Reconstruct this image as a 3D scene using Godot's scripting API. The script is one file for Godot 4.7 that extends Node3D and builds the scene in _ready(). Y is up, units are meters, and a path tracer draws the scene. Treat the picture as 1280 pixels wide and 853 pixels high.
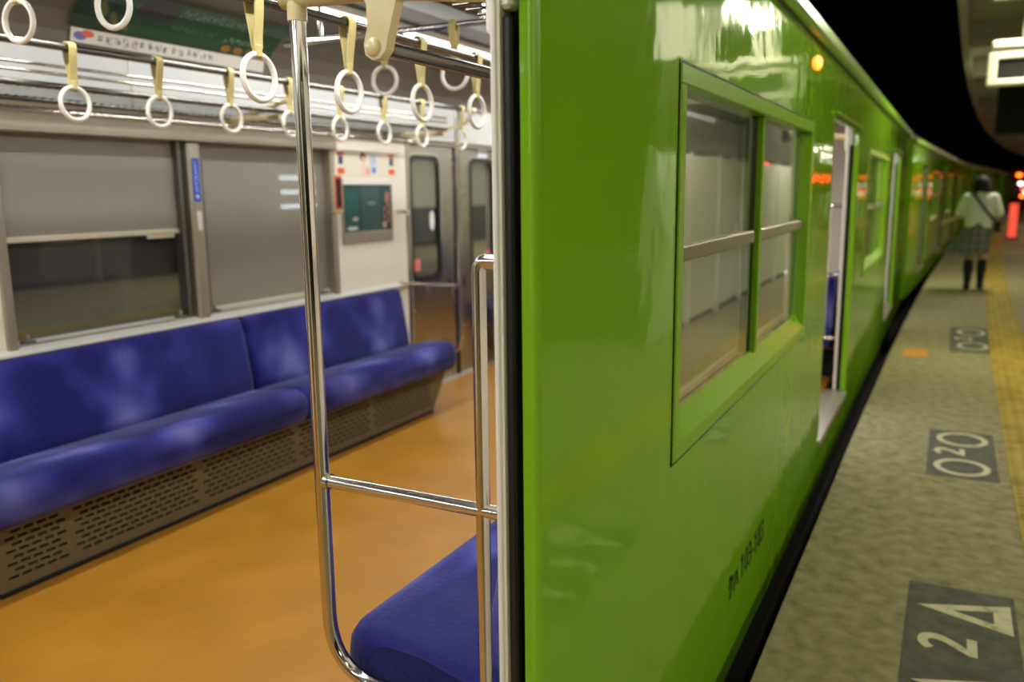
extends Node3D
# A commuter train standing at a platform at night, seen from the platform beside an open door.
# x = 0 is the outer skin of the nearest car, y = 0 its floor, -z runs along the train.

var taken := {}
var M := {}
var rng := RandomNumberGenerator.new()

const CAR_Z := -2.93          # middle of the nearest car
const CURVE := 860.0          # the track bends gently away past z = -3

# ------------------------------------------------------------------ names and tags
func numbered(n: String) -> String:
	if not taken.has(n):
		taken[n] = 0
		return n
	taken[n] += 1
	return "%s_%03d" % [n, taken[n]]

func tag(o: Node, label: String, category := "", group := "", kind := "") -> void:
	if label: o.set_meta("label", label)
	if category: o.set_meta("category", category)
	if group: o.set_meta("group", group)
	if kind: o.set_meta("kind", kind)

func thing(called: String, label: String, category: String, at := Vector3.ZERO, turn := 0.0, group := "") -> Node3D:
	var o := Node3D.new()
	o.name = numbered(called)
	add_child(o)
	o.position = at
	o.rotation.y = turn
	tag(o, label, category, group)
	return o

func structure(called: String, label: String) -> Node3D:
	var o := Node3D.new()
	o.name = numbered(called)
	add_child(o)
	tag(o, label, "", "", "structure")
	return o

func begin() -> SurfaceTool:
	var st := SurfaceTool.new()
	st.begin(Mesh.PRIMITIVE_TRIANGLES)
	return st

func done(st: SurfaceTool, smooth := false) -> ArrayMesh:
	if smooth:
		st.generate_normals()
	return st.commit()

func part(called: String, mesh: Mesh, m: Material, parent: Node, at := Vector3.ZERO) -> MeshInstance3D:
	var o := MeshInstance3D.new()
	o.name = called
	o.mesh = mesh
	o.material_override = m
	o.position = at
	parent.add_child(o, true)
	return o

func single(called: String, mesh: Mesh, m: Material, label: String, category: String, at := Vector3.ZERO, group := "") -> MeshInstance3D:
	var o := MeshInstance3D.new()
	o.name = numbered(called)
	o.mesh = mesh
	o.material_override = m
	o.position = at
	add_child(o)
	tag(o, label, category, group)
	return o

# ------------------------------------------------------------------ shapes
func tri(st: SurfaceTool, a: Vector3, b: Vector3, c: Vector3, n: Vector3) -> void:
	st.set_normal(n)
	if (b - a).cross(c - a).dot(n) > 0.0:
		st.add_vertex(a); st.add_vertex(c); st.add_vertex(b)
	else:
		st.add_vertex(a); st.add_vertex(b); st.add_vertex(c)

func quad(st: SurfaceTool, a: Vector3, b: Vector3, c: Vector3, d: Vector3, hint: Vector3) -> void:
	var n := (b - a).cross(c - a)
	if n.length_squared() < 1e-14: n = (c - a).cross(d - a)
	n = n.normalized()
	if n.dot(hint) < 0.0: n = -n
	tri(st, a, b, c, n)
	tri(st, a, c, d, n)

func box(st: SurfaceTool, lo: Vector3, hi: Vector3, e := 0.0) -> void:
	# a box, its edges chamfered by e
	var c := (lo + hi) * 0.5
	var h := (hi - lo) * 0.5
	e = minf(e, minf(h.x, minf(h.y, h.z)) * 0.9)
	for ax in 3:
		var u := (ax + 1) % 3
		var v := (ax + 2) % 3
		for s in [-1.0, 1.0]:
			var n := Vector3.ZERO
			n[ax] = s
			var q := []
			for k in [[-1, -1], [1, -1], [1, 1], [-1, 1]]:
				var p := c
				p[ax] += s * h[ax]
				p[u] += k[0] * (h[u] - e)
				p[v] += k[1] * (h[v] - e)
				q.append(p)
			quad(st, q[0], q[1], q[2], q[3], n)
	if e <= 0.0: return
	for ax in 3:
		var u := (ax + 1) % 3
		var v := (ax + 2) % 3
		for su in [-1.0, 1.0]:
			for sv in [-1.0, 1.0]:
				var n := Vector3.ZERO
				n[u] = su; n[v] = sv
				var q := []
				for k in [[-1, 0], [1, 0], [1, 1], [-1, 1]]:
					var p := c
					p[ax] += k[0] * (h[ax] - e)
					p[u] += su * (h[u] - (e if k[1] == 1 else 0.0))
					p[v] += sv * (h[v] - (0.0 if k[1] == 1 else e))
					q.append(p)
				quad(st, q[0], q[1], q[2], q[3], n)
	for sx in [-1.0, 1.0]:
		for sy in [-1.0, 1.0]:
			for sz in [-1.0, 1.0]:
				tri(st, c + Vector3(sx * h.x, sy * (h.y - e), sz * (h.z - e)), c + Vector3(sx * (h.x - e), sy * h.y, sz * (h.z - e)), c + Vector3(sx * (h.x - e), sy * (h.y - e), sz * h.z), Vector3(sx, sy, sz).normalized())

func box_mesh(lo: Vector3, hi: Vector3, e := 0.0) -> ArrayMesh:
	var st := begin()
	box(st, lo, hi, e)
	return st.commit()

func tube(st: SurfaceTool, pts: Array, r: float, sides := 12, closed := false) -> void:
	var n := pts.size()
	var rings := []
	var t0: Vector3 = (pts[1] - pts[0]).normalized()
	var side := t0.cross(Vector3.UP if absf(t0.y) < 0.9 else Vector3.RIGHT).normalized()
	for i in n:
		var t: Vector3
		if closed: t = (pts[(i + 1) % n] - pts[(i + n - 1) % n]).normalized()
		elif i == 0: t = t0
		elif i == n - 1: t = (pts[i] - pts[i - 1]).normalized()
		else: t = ((pts[i + 1] - pts[i]).normalized() + (pts[i] - pts[i - 1]).normalized()).normalized()
		side = (side - t * side.dot(t)).normalized()
		var up := t.cross(side)
		var ring := []
		for k in sides:
			var a := TAU * k / sides
			ring.append(side * cos(a) + up * sin(a))
		rings.append(ring)
	for i in (n if closed else n - 1):
		var j := (i + 1) % n
		for k in sides:
			var l := (k + 1) % sides
			var idx := [[i, k], [j, k], [j, l], [i, k], [j, l], [i, l]]
			var p := []
			for q in idx: p.append(pts[q[0]] + rings[q[0]][q[1]] * r)
			var outward: Vector3 = rings[i][k] + rings[i][l]
			for f in [[0, 1, 2], [3, 4, 5]]:
				var order: Array = f if (p[f[1]] - p[f[0]]).cross(p[f[2]] - p[f[0]]).dot(outward) < 0.0 else [f[0], f[2], f[1]]
				for q in order:
					st.set_normal(rings[idx[q][0]][idx[q][1]])
					st.add_vertex(p[q])
	if not closed:
		for e in [0, n - 1]:
			var t: Vector3 = (pts[0] - pts[1]).normalized() if e == 0 else (pts[n - 1] - pts[n - 2]).normalized()
			for k in range(1, sides - 1):
				tri(st, pts[e] + rings[e][0] * r, pts[e] + rings[e][k] * r, pts[e] + rings[e][k + 1] * r, t)

func tube_mesh(pts: Array, r: float, sides := 12, closed := false) -> ArrayMesh:
	var st := begin()
	tube(st, pts, r, sides, closed)
	return st.commit()

func bend(a: Vector3, corner: Vector3, b: Vector3, r: float, n := 8) -> Array:
	# points of a rounded corner
	var p: Vector3 = corner + (a - corner).normalized() * r
	var q: Vector3 = corner + (b - corner).normalized() * r
	var out := []
	for i in n + 1:
		var t := float(i) / n
		out.append(p.lerp(corner, t).lerp(corner.lerp(q, t), t))
	return out

func loft(st: SurfaceTool, rings: Array, caps := true) -> void:
	# smooth skin through rings of equal size; needs generate_normals
	var n: int = rings[0].size()
	var c := Vector3.ZERO
	for p in rings[0]: c += p / n
	var c2 := Vector3.ZERO
	for p in rings[1]: c2 += p / n
	var nn: Vector3 = (rings[1][0] - rings[0][0]).cross(rings[0][1] - rings[0][0])
	var flip: bool = nn.dot((rings[0][0] + rings[0][1]) * 0.5 - c) > 0.0
	st.set_smooth_group(0)
	for i in rings.size() - 1:
		for k in n:
			var l := (k + 1) % n
			var a: Vector3 = rings[i][k]
			var b: Vector3 = rings[i + 1][k]
			var d: Vector3 = rings[i + 1][l]
			var e: Vector3 = rings[i][l]
			for f in ([[a, d, b], [a, e, d]] if flip else [[a, b, d], [a, d, e]]):
				for p in f: st.add_vertex(p)
	if caps:
		st.set_smooth_group(-1)
		var m := rings.size() - 1
		for e in [0, m]:
			var mid := Vector3.ZERO
			for p in rings[e]: mid += p / n
			var out: Vector3 = (c - c2) if e == 0 else (c2 - c)
			if e == m:
				var before := Vector3.ZERO
				for p in rings[m - 1]: before += p / n
				out = mid - before
			for k in n:
				var a: Vector3 = rings[e][k]
				var b: Vector3 = rings[e][(k + 1) % n]
				if (a - mid).cross(b - mid).dot(out) > 0.0:
					for p in [mid, b, a]: st.add_vertex(p)
				else:
					for p in [mid, a, b]: st.add_vertex(p)

func prism_z(st: SurfaceTool, poly: PackedVector2Array, z0: float, z1: float) -> void:
	# an outline in x and y drawn out along z, flat faces
	var idx := Geometry2D.triangulate_polygon(poly)
	for i in range(0, idx.size(), 3):
		for z in [z0, z1]:
			var n := Vector3(0, 0, 1 if z == maxf(z0, z1) else -1)
			tri(st, Vector3(poly[idx[i]].x, poly[idx[i]].y, z), Vector3(poly[idx[i + 1]].x, poly[idx[i + 1]].y, z), Vector3(poly[idx[i + 2]].x, poly[idx[i + 2]].y, z), n)
	var ccw := not Geometry2D.is_polygon_clockwise(poly)
	for i in poly.size():
		var a := poly[i]
		var b := poly[(i + 1) % poly.size()]
		var d := b - a
		var n2 := Vector2(d.y, -d.x) if ccw else Vector2(-d.y, d.x)
		quad(st, Vector3(a.x, a.y, z0), Vector3(b.x, b.y, z0), Vector3(b.x, b.y, z1), Vector3(a.x, a.y, z1), Vector3(n2.x, n2.y, 0))

func round_rect(w: float, h: float, r: float, n := 5) -> PackedVector2Array:
	var out := PackedVector2Array()
	for c in 4:
		var cx: float = (w / 2 - r) * [1, -1, -1, 1][c]
		var cy: float = (h / 2 - r) * [1, 1, -1, -1][c]
		for i in n + 1:
			var a := PI / 2 * c + PI / 2 * i / n
			out.append(Vector2(cx + cos(a) * r, cy + sin(a) * r))
	return out

func ring_x(st: SurfaceTool, outer: PackedVector2Array, inner: PackedVector2Array, x0: float, x1: float) -> void:
	# a flat frame in the z-y plane between two outlines of equal size, from x0 to x1
	var n := outer.size()
	for i in n:
		var j := (i + 1) % n
		var o0 := outer[i]; var o1 := outer[j]; var i0 := inner[i]; var i1 := inner[j]
		for x in [x0, x1]:
			quad(st, Vector3(x, o0.y, o0.x), Vector3(x, o1.y, o1.x), Vector3(x, i1.y, i1.x), Vector3(x, i0.y, i0.x), Vector3(1 if x == maxf(x0, x1) else -1, 0, 0))
		var m := (o0 + o1) * 0.5
		quad(st, Vector3(x0, o0.y, o0.x), Vector3(x0, o1.y, o1.x), Vector3(x1, o1.y, o1.x), Vector3(x1, o0.y, o0.x), Vector3(0, m.y, m.x))
		quad(st, Vector3(x0, i0.y, i0.x), Vector3(x0, i1.y, i1.x), Vector3(x1, i1.y, i1.x), Vector3(x1, i0.y, i0.x), Vector3(0, -m.y, -m.x))

func plate_x(st: SurfaceTool, outline: PackedVector2Array, x0: float, x1: float) -> void:
	# a filled outline in the z-y plane with thickness
	var idx := Geometry2D.triangulate_polygon(outline)
	for i in range(0, idx.size(), 3):
		for x in [x0, x1]:
			tri(st, Vector3(x, outline[idx[i]].y, outline[idx[i]].x), Vector3(x, outline[idx[i + 1]].y, outline[idx[i + 1]].x), Vector3(x, outline[idx[i + 2]].y, outline[idx[i + 2]].x), Vector3(1 if x == maxf(x0, x1) else -1, 0, 0))
	var mid := Vector2.ZERO
	for p in outline: mid += p / outline.size()
	for i in outline.size():
		var a := outline[i]
		var b := outline[(i + 1) % outline.size()]
		var m := (a + b) * 0.5 - mid
		quad(st, Vector3(x0, a.y, a.x), Vector3(x0, b.y, b.x), Vector3(x1, b.y, b.x), Vector3(x1, a.y, a.x), Vector3(0, m.y, m.x))

func print_quad(a: Vector3, b: Vector3, c: Vector3, d: Vector3, hint: Vector3) -> ArrayMesh:
	# a printed face: a top left, b top right, c bottom right, d bottom left as the reader sees it
	var st := begin()
	var n := (b - a).cross(c - a).normalized()
	if n.dot(hint) < 0.0: n = -n
	var uv := {a: Vector2(0, 0), b: Vector2(1, 0), c: Vector2(1, 1), d: Vector2(0, 1)}
	for f in [[a, b, c], [a, c, d]]:
		for p in (f if (f[1] - f[0]).cross(f[2] - f[0]).dot(n) < 0.0 else [f[0], f[2], f[1]]):
			st.set_normal(n)
			st.set_uv(uv[p])
			st.add_vertex(p)
	return st.commit()

func panel_with_hole(st: SurfaceTool, x0: float, x1: float, z0: float, z1: float, y0: float, y1: float, hz0: float, hz1: float, hy0: float, hy1: float) -> void:
	# a wall piece across x with one rectangular opening (z0 < z1)
	box(st, Vector3(x0, y0, z0), Vector3(x1, hy0, z1))
	box(st, Vector3(x0, hy1, z0), Vector3(x1, y1, z1))
	box(st, Vector3(x0, hy0, z0), Vector3(x1, hy1, hz0))
	box(st, Vector3(x0, hy0, hz1), Vector3(x1, hy1, z1))

func sdf_mesh(bones: Array, cell: float, k: float) -> ArrayMesh:
	# one continuous skin round tapered bones [a, b, ra, rb], as surface nets
	var lo := Vector3.INF
	var hi := -Vector3.INF
	for b in bones:
		var r: float = maxf(b[2], b[3]) + cell * 3.0
		for p in [b[0], b[1]]:
			lo = lo.min(p - Vector3(r, r, r))
			hi = hi.max(p + Vector3(r, r, r))
	var nx := int((hi.x - lo.x) / cell) + 2
	var ny := int((hi.y - lo.y) / cell) + 2
	var nz := int((hi.z - lo.z) / cell) + 2
	var f := PackedFloat32Array()
	f.resize(nx * ny * nz)
	f.fill(1.0)
	for b in bones:
		var a: Vector3 = b[0]
		var ab: Vector3 = b[1] - b[0]
		var ll := maxf(ab.length_squared(), 1e-8)
		var ra: float = b[2]
		var rb: float = b[3]
		var r := maxf(ra, rb) + k * 2.0 + cell * 2.0
		var p0: Vector3 = ((a.min(b[1]) - Vector3(r, r, r) - lo) / cell).floor()
		var p1: Vector3 = ((a.max(b[1]) + Vector3(r, r, r) - lo) / cell).ceil()
		for z in range(maxi(0, int(p0.z)), mini(nz, int(p1.z) + 1)):
			for y in range(maxi(0, int(p0.y)), mini(ny, int(p1.y) + 1)):
				for x in range(maxi(0, int(p0.x)), mini(nx, int(p1.x) + 1)):
					var p := lo + Vector3(x, y, z) * cell
					var t := clampf((p - a).dot(ab) / ll, 0.0, 1.0)
					var d := p.distance_to(a + ab * t) - lerpf(ra, rb, t)
					var at := x + nx * (y + ny * z)
					var o := f[at]
					var h := maxf(k - absf(o - d), 0.0) / k
					f[at] = minf(o, d) - h * h * k * 0.25
	var vert := {}
	var pos := PackedVector3Array()
	var off := [Vector3i(0, 0, 0), Vector3i(1, 0, 0), Vector3i(0, 1, 0), Vector3i(1, 1, 0), Vector3i(0, 0, 1), Vector3i(1, 0, 1), Vector3i(0, 1, 1), Vector3i(1, 1, 1)]
	var edges := [[0, 1], [2, 3], [4, 5], [6, 7], [0, 2], [1, 3], [4, 6], [5, 7], [0, 4], [1, 5], [2, 6], [3, 7]]
	for z in nz - 1:
		for y in ny - 1:
			for x in nx - 1:
				var i := x + nx * (y + ny * z)
				var v := [f[i], f[i + 1], f[i + nx], f[i + nx + 1], f[i + nx * ny], f[i + nx * ny + 1], f[i + nx * ny + nx], f[i + nx * ny + nx + 1]]
				var neg := 0
				for q in v:
					if q < 0.0: neg += 1
				if neg == 0 or neg == 8: continue
				var s := Vector3.ZERO
				var c := 0
				for e in edges:
					if (v[e[0]] < 0.0) != (v[e[1]] < 0.0):
						s += Vector3(off[e[0]]).lerp(Vector3(off[e[1]]), v[e[0]] / (v[e[0]] - v[e[1]]))
						c += 1
				vert[i] = pos.size()
				pos.append(lo + (Vector3(x, y, z) + s / c) * cell)
	var st := begin()
	st.set_smooth_group(0)
	var step := [1, nx, nx * ny]
	for z in range(1, nz - 1):
		for y in range(1, ny - 1):
			for x in range(1, nx - 1):
				var i := x + nx * (y + ny * z)
				for ax in 3:
					var inside := f[i] < 0.0
					if inside == (f[i + step[ax]] < 0.0): continue
					var u: int = step[(ax + 1) % 3]
					var w: int = step[(ax + 2) % 3]
					var q := [vert[i - u - w], vert[i - w], vert[i], vert[i - u]]
					if inside: q.reverse()
					for k2 in [0, 1, 2, 0, 2, 3]: st.add_vertex(pos[q[k2]])
	st.generate_normals()
	return st.commit()

# ------------------------------------------------------------------ materials
func mat(called: String, c: Color, rough := 0.6, metal := 0.0) -> StandardMaterial3D:
	var m := StandardMaterial3D.new()
	m.resource_name = called
	m.albedo_color = c
	m.roughness = rough
	m.metallic = metal
	M[called] = m
	return m

func rgb(r: int, g: int, b: int) -> Color:
	return Color8(r, g, b)

func noise_tex(freq: float, size := 512, octaves := 4, seed_ := 1, normal := false, strength := 1.0, ramp: Array = []) -> NoiseTexture2D:
	var n := FastNoiseLite.new()
	n.seed = seed_
	n.noise_type = FastNoiseLite.TYPE_SIMPLEX_SMOOTH
	n.frequency = freq
	n.fractal_octaves = octaves
	var t := NoiseTexture2D.new()
	t.width = size
	t.height = size
	t.seamless = true
	t.noise = n
	if normal:
		t.as_normal_map = true
		t.bump_strength = strength
	if ramp:
		var g := Gradient.new()
		g.offsets = PackedFloat32Array()
		g.colors = PackedColorArray()
		var off := PackedFloat32Array()
		var col := PackedColorArray()
		for r in ramp:
			off.append(r[0]); col.append(r[1])
		g.offsets = off
		g.colors = col
		t.color_ramp = g
	return t

func triplanar(m: StandardMaterial3D, scale: Vector3) -> void:
	m.uv1_triplanar = true
	m.uv1_world_triplanar = true
	m.uv1_scale = scale

func make_materials() -> void:
	var m := mat("green_paint", rgb(136, 190, 34), 0.06)
	m.normal_enabled = true
	m.normal_texture = noise_tex(0.009, 512, 3, 7, true, 1.3)
	m.normal_scale = 0.33
	triplanar(m, Vector3(0.7, 0.5, 0.7))
	mat("green_edge", rgb(140, 192, 38), 0.25)
	mat("roof_grey", rgb(120, 120, 112), 0.5)
	mat("underframe", rgb(26, 25, 24), 0.8)
	mat("rubber", rgb(14, 14, 14), 0.45)
	mat("rubber_grey", rgb(26, 26, 26), 0.5)
	mat("white_melamine", rgb(232, 228, 214), 0.35)
	mat("cream_panel", rgb(238, 228, 208), 0.35)
	mat("ceiling_panel", rgb(88, 80, 66), 0.6)
	mat("cream_enamel", rgb(206, 190, 140), 0.28)
	mat("aluminium", rgb(176, 168, 148), 0.38, 0.75)
	mat("aluminium_dark", rgb(110, 108, 100), 0.4, 0.7)
	mat("sill_paint", rgb(220, 216, 206), 0.4)
	m = mat("steel", rgb(176, 172, 162), 0.3, 1.0)
	m.roughness_texture = noise_tex(0.02, 256, 3, 3, false, 1.0, [[0.0, Color(0.6, 0.6, 0.6)], [1.0, Color(1, 1, 1)]])
	triplanar(m, Vector3(1, 1, 1))
	mat("chrome", rgb(205, 200, 188), 0.13, 1.0)
	mat("dark_steel", rgb(120, 116, 108), 0.22, 1.0)
	m = mat("seat_moquette", Color.WHITE, 0.9)
	m.albedo_texture = noise_tex(0.005, 512, 3, 11, false, 1.0, [[0.0, rgb(18, 17, 78)], [0.45, rgb(23, 23, 92)], [0.62, rgb(46, 47, 126)], [1.0, rgb(118, 120, 180)]])
	m.rim_enabled = true
	m.rim = 0.3
	m.metallic_specular = 0.25
	m.rim_tint = 0.4
	m.heightmap_enabled = true
	m.heightmap_texture = noise_tex(0.12, 512, 2, 12)
	m.heightmap_scale = 0.12
	triplanar(m, Vector3(1.0, 0.6, 0.55))
	m = mat("lino", Color.WHITE, 0.3)
	m.albedo_texture = noise_tex(0.01, 512, 5, 21, false, 1.0, [[0.0, rgb(158, 107, 26)], [0.5, rgb(166, 113, 30)], [1.0, rgb(176, 122, 38)]])
	triplanar(m, Vector3(0.5, 0.5, 0.5))
	mat("grille_metal", rgb(104, 90, 60), 0.5)
	mat("black", rgb(10, 10, 9), 0.8)
	m = mat("blind_cloth", rgb(146, 141, 124), 0.42)
	m.albedo_color.a = 0.86
	m.transparency = BaseMaterial3D.TRANSPARENCY_ALPHA
	m = mat("blind_cloth_near", rgb(138, 134, 116), 0.42)
	m.albedo_color.a = 0.965
	m.transparency = BaseMaterial3D.TRANSPARENCY_ALPHA
	mat("blind_bar", rgb(206, 198, 174), 0.4)
	m = mat("glass", Color(0.82, 0.86, 0.84, 0.06), 0.0)
	m.transparency = BaseMaterial3D.TRANSPARENCY_ALPHA
	m = mat("glass_smoked", Color(0.5, 0.5, 0.48, 0.12), 0.0)
	m.transparency = BaseMaterial3D.TRANSPARENCY_ALPHA
	m.metallic_specular = 0.26
	mat("strap_webbing", rgb(196, 178, 112), 0.7)
	mat("strap_ring", rgb(236, 230, 212), 0.35)
	mat("orange_plastic", rgb(230, 76, 24), 0.4)
	mat("red_plastic", rgb(196, 40, 26), 0.4)
	mat("yellow_tape", rgb(236, 196, 30), 0.5)
	mat("white_vinyl", rgb(236, 236, 232), 0.45)
	mat("blue_vinyl", rgb(36, 76, 176), 0.4)
	mat("pink_vinyl", rgb(226, 120, 110), 0.5)
	mat("letter_black", rgb(8, 10, 6), 0.95)
	m = mat("concrete", Color.WHITE, 0.85)
	m.albedo_texture = noise_tex(0.028, 1024, 7, 31, false, 1.0, [[0.0, rgb(94, 88, 62)], [0.3, rgb(128, 120, 86)], [0.6, rgb(142, 134, 97)], [1.0, rgb(162, 153, 114)]])
	m.heightmap_enabled = true
	m.heightmap_texture = noise_tex(0.05, 512, 4, 32)
	m.heightmap_scale = 0.3
	triplanar(m, Vector3(0.35, 0.35, 0.35))
	m = mat("tactile_yellow", Color.WHITE, 0.7)
	m.albedo_texture = noise_tex(0.01, 512, 5, 41, false, 1.0, [[0.0, rgb(126, 104, 30)], [0.5, rgb(164, 138, 44)], [1.0, rgb(178, 152, 56)]])
	triplanar(m, Vector3(0.9, 0.9, 0.9))
	m = mat("asphalt_paint", Color.WHITE, 0.85)
	m.albedo_texture = noise_tex(0.02, 512, 5, 51, false, 1.0, [[0.0, rgb(70, 70, 60)], [1.0, rgb(104, 102, 86)]])
	triplanar(m, Vector3(0.9, 0.9, 0.9))
	m = mat("line_paint", Color.WHITE, 0.8)
	m.albedo_texture = noise_tex(0.03, 512, 5, 52, false, 1.0, [[0.0, rgb(140, 132, 104)], [0.35, rgb(196, 188, 156)], [1.0, rgb(214, 206, 176)]])
	triplanar(m, Vector3(0.9, 0.9, 0.9))
	mat("orange_paint", rgb(196, 134, 48), 0.8)
	mat("station_white", rgb(240, 238, 228), 0.5)
	mat("sign_paint", rgb(222, 218, 198), 0.5)
	mat("station_brown", rgb(66, 63, 50), 0.6)
	mat("canopy_steel", rgb(172, 168, 148), 0.7)
	mat("black_wall", rgb(14, 14, 13), 0.9)
	mat("pale_wall", rgb(196, 200, 180), 0.6)
	mat("skin", rgb(206, 160, 128), 0.55)
	mat("hair", rgb(18, 15, 14), 0.75)
	mat("shirt", rgb(226, 228, 216), 0.8)
	mat("sock", rgb(22, 22, 26), 0.8)
	mat("shoe", rgb(24, 20, 18), 0.4)
	mat("strap_black", rgb(22, 22, 24), 0.7)
	var tube_m := mat("lamp_tube", rgb(250, 248, 236), 0.3)
	tube_m.emission_enabled = true
	tube_m.emission = Color(1.0, 0.95, 0.82)
	tube_m.emission_energy_multiplier = 22.0
	tube_m = tube_m.duplicate()
	M["car_lamp_tube"] = tube_m
	tube_m.resource_name = "car_lamp_tube"
	tube_m.emission = LAMP_COLOR
	tube_m.emission_energy_multiplier = 12.0
	M.lamp_tube.emission = PLATFORM_COLOR
	mat("upper_white", rgb(196, 194, 188), 0.35)
	mat("lamp_housing", rgb(228, 224, 208), 0.4)
	for g in [["red_lamp", Color(1.0, 0.10, 0.02), 12.0], ["red_panel_lamp", Color(1.0, 0.16, 0.05), 0.9], ["orange_lamp", Color(1.0, 0.35, 0.05), 8.0], ["white_lamp", Color(1.0, 0.97, 0.9), 5.0], ["display_white", Color(0.86, 0.93, 1.0), 2.6], ["sign_white", Color(1.0, 0.96, 0.82), 2.2]]:
		var e := mat(g[0], rgb(230, 230, 225), 0.3)
		e.emission_enabled = true
		e.emission = g[1]
		e.emission_energy_multiplier = g[2]
	# plaid skirt
	var im := Image.create(64, 64, false, Image.FORMAT_RGB8)
	for y in 64:
		for x in 64:
			var c := rgb(120, 120, 112)
			if x % 32 < 9: c = c.darkened(0.16)
			if y % 32 < 9: c = c.darkened(0.16)
			if x % 32 == 20 or y % 32 == 20: c = rgb(150, 150, 142)
			im.set_pixel(x, y, c)
	m = mat("plaid", Color.WHITE, 0.85)
	m.albedo_texture = ImageTexture.create_from_image(im)
	triplanar(m, Vector3(5, 5, 5))

func printed(called: String, im: Image, rough := 0.4) -> StandardMaterial3D:
	var m := mat(called, Color.WHITE, rough)
	m.albedo_texture = ImageTexture.create_from_image(im)
	m.texture_repeat = false
	return m

func strokes(im: Image, r: Rect2i, c: Color, across: int, seed_: int) -> void:
	# a run of small brush-like characters too blurred to read
	rng.seed = seed_
	var w := r.size.x / across
	for k in across:
		var x0 := r.position.x + k * w
		for s in 5:
			if rng.randf() < 0.5:
				im.fill_rect(Rect2i(x0 + rng.randi_range(0, w / 3), r.position.y + rng.randi_range(0, r.size.y - 2), maxi(2, w / 2), maxi(1, r.size.y / 9)), c)
			else:
				im.fill_rect(Rect2i(x0 + rng.randi_range(0, w * 2 / 3), r.position.y + rng.randi_range(0, r.size.y / 3), maxi(1, w / 7), r.size.y * 6 / 10), c)

func blob(im: Image, cx: float, cy: float, rx: float, ry: float, c: Color) -> void:
	for y in range(maxi(0, int(cy - ry)), mini(im.get_height(), int(cy + ry) + 1)):
		for x in range(maxi(0, int(cx - rx)), mini(im.get_width(), int(cx + rx) + 1)):
			if pow((x - cx) / rx, 2) + pow((y - cy) / ry, 2) <= 1.0: im.set_pixel(x, y, c)

# ------------------------------------------------------------------ light
func area_light(called: String, at: Vector3, size: Vector2, energy: float, color: Color, turn := Basis.IDENTITY) -> void:
	# shines straight down unless turned
	var l := AreaLight3D.new()
	l.name = numbered(called)
	l.area_size = size
	l.light_energy = energy
	l.light_color = color
	l.area_range = 40.0
	l.area_attenuation = 2.0
	l.shadow_enabled = true
	add_child(l)
	l.transform = Transform3D(turn * Basis(Vector3.RIGHT, -PI / 2), at)

func camera_and_sky() -> void:
	var cam := Camera3D.new()
	cam.name = "camera"
	var yaw := deg_to_rad(27.593)
	var pitch := deg_to_rad(10.15)
	var roll := deg_to_rad(-0.661)
	var right := Vector3(cos(yaw), 0, -sin(yaw))
	var fwd := Vector3(-sin(yaw) * cos(pitch), -sin(pitch), -cos(yaw) * cos(pitch))
	var up := right.cross(fwd)
	var r2 := right * cos(roll) + up * sin(roll)
	var u2 := up * cos(roll) - right * sin(roll)
	cam.transform = Transform3D(Basis(r2, u2, -fwd), Vector3(0.565, 1.367, 0))
	cam.keep_aspect = Camera3D.KEEP_HEIGHT
	var at := CameraAttributesPhysical.new()
	at.frustum_focal_length = 29.43      # 1046 pixels on a picture 853 high
	at.frustum_focus_distance = 1.75
	at.exposure_aperture = 2.4
	at.frustum_near = 0.05
	at.frustum_far = 400.0
	cam.attributes = at
	add_child(cam)
	cam.current = true
	var env := Environment.new()
	env.background_mode = Environment.BG_COLOR
	env.background_color = Color(0.004, 0.004, 0.005)
	env.tonemap_mode = Environment.TONE_MAPPER_LINEAR
	env.tonemap_exposure = EXPOSURE
	env.sdfgi_enabled = true
	env.ssao_enabled = true
	env.ssil_enabled = true
	var we := WorldEnvironment.new()
	we.name = "world_environment"
	we.environment = env
	add_child(we)

const EXPOSURE := 1.0
const CAR_LAMP := 1.95
const PLATFORM_LAMP := 1.6
const LAMP_COLOR := Color(0.97, 0.985, 1.0)
const PLATFORM_COLOR := Color(1.0, 0.98, 0.87)

func bend_x(z: float) -> float:
	var d := maxf(0.0, -(z + 3.0))
	return d * d / CURVE

func bend_turn(z: float) -> float:
	return -atan(2.0 * maxf(0.0, -(z + 3.0)) / CURVE)

# ------------------------------------------------------------------ the train outside
const WIN_Z := 1.02     # half length of a window pair
const WIN_Y0 := 0.706
const WIN_Y1 := 1.648
const HALF := 9.75
const DOORS := [7.23, 2.41, -2.41, -7.23]

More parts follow.
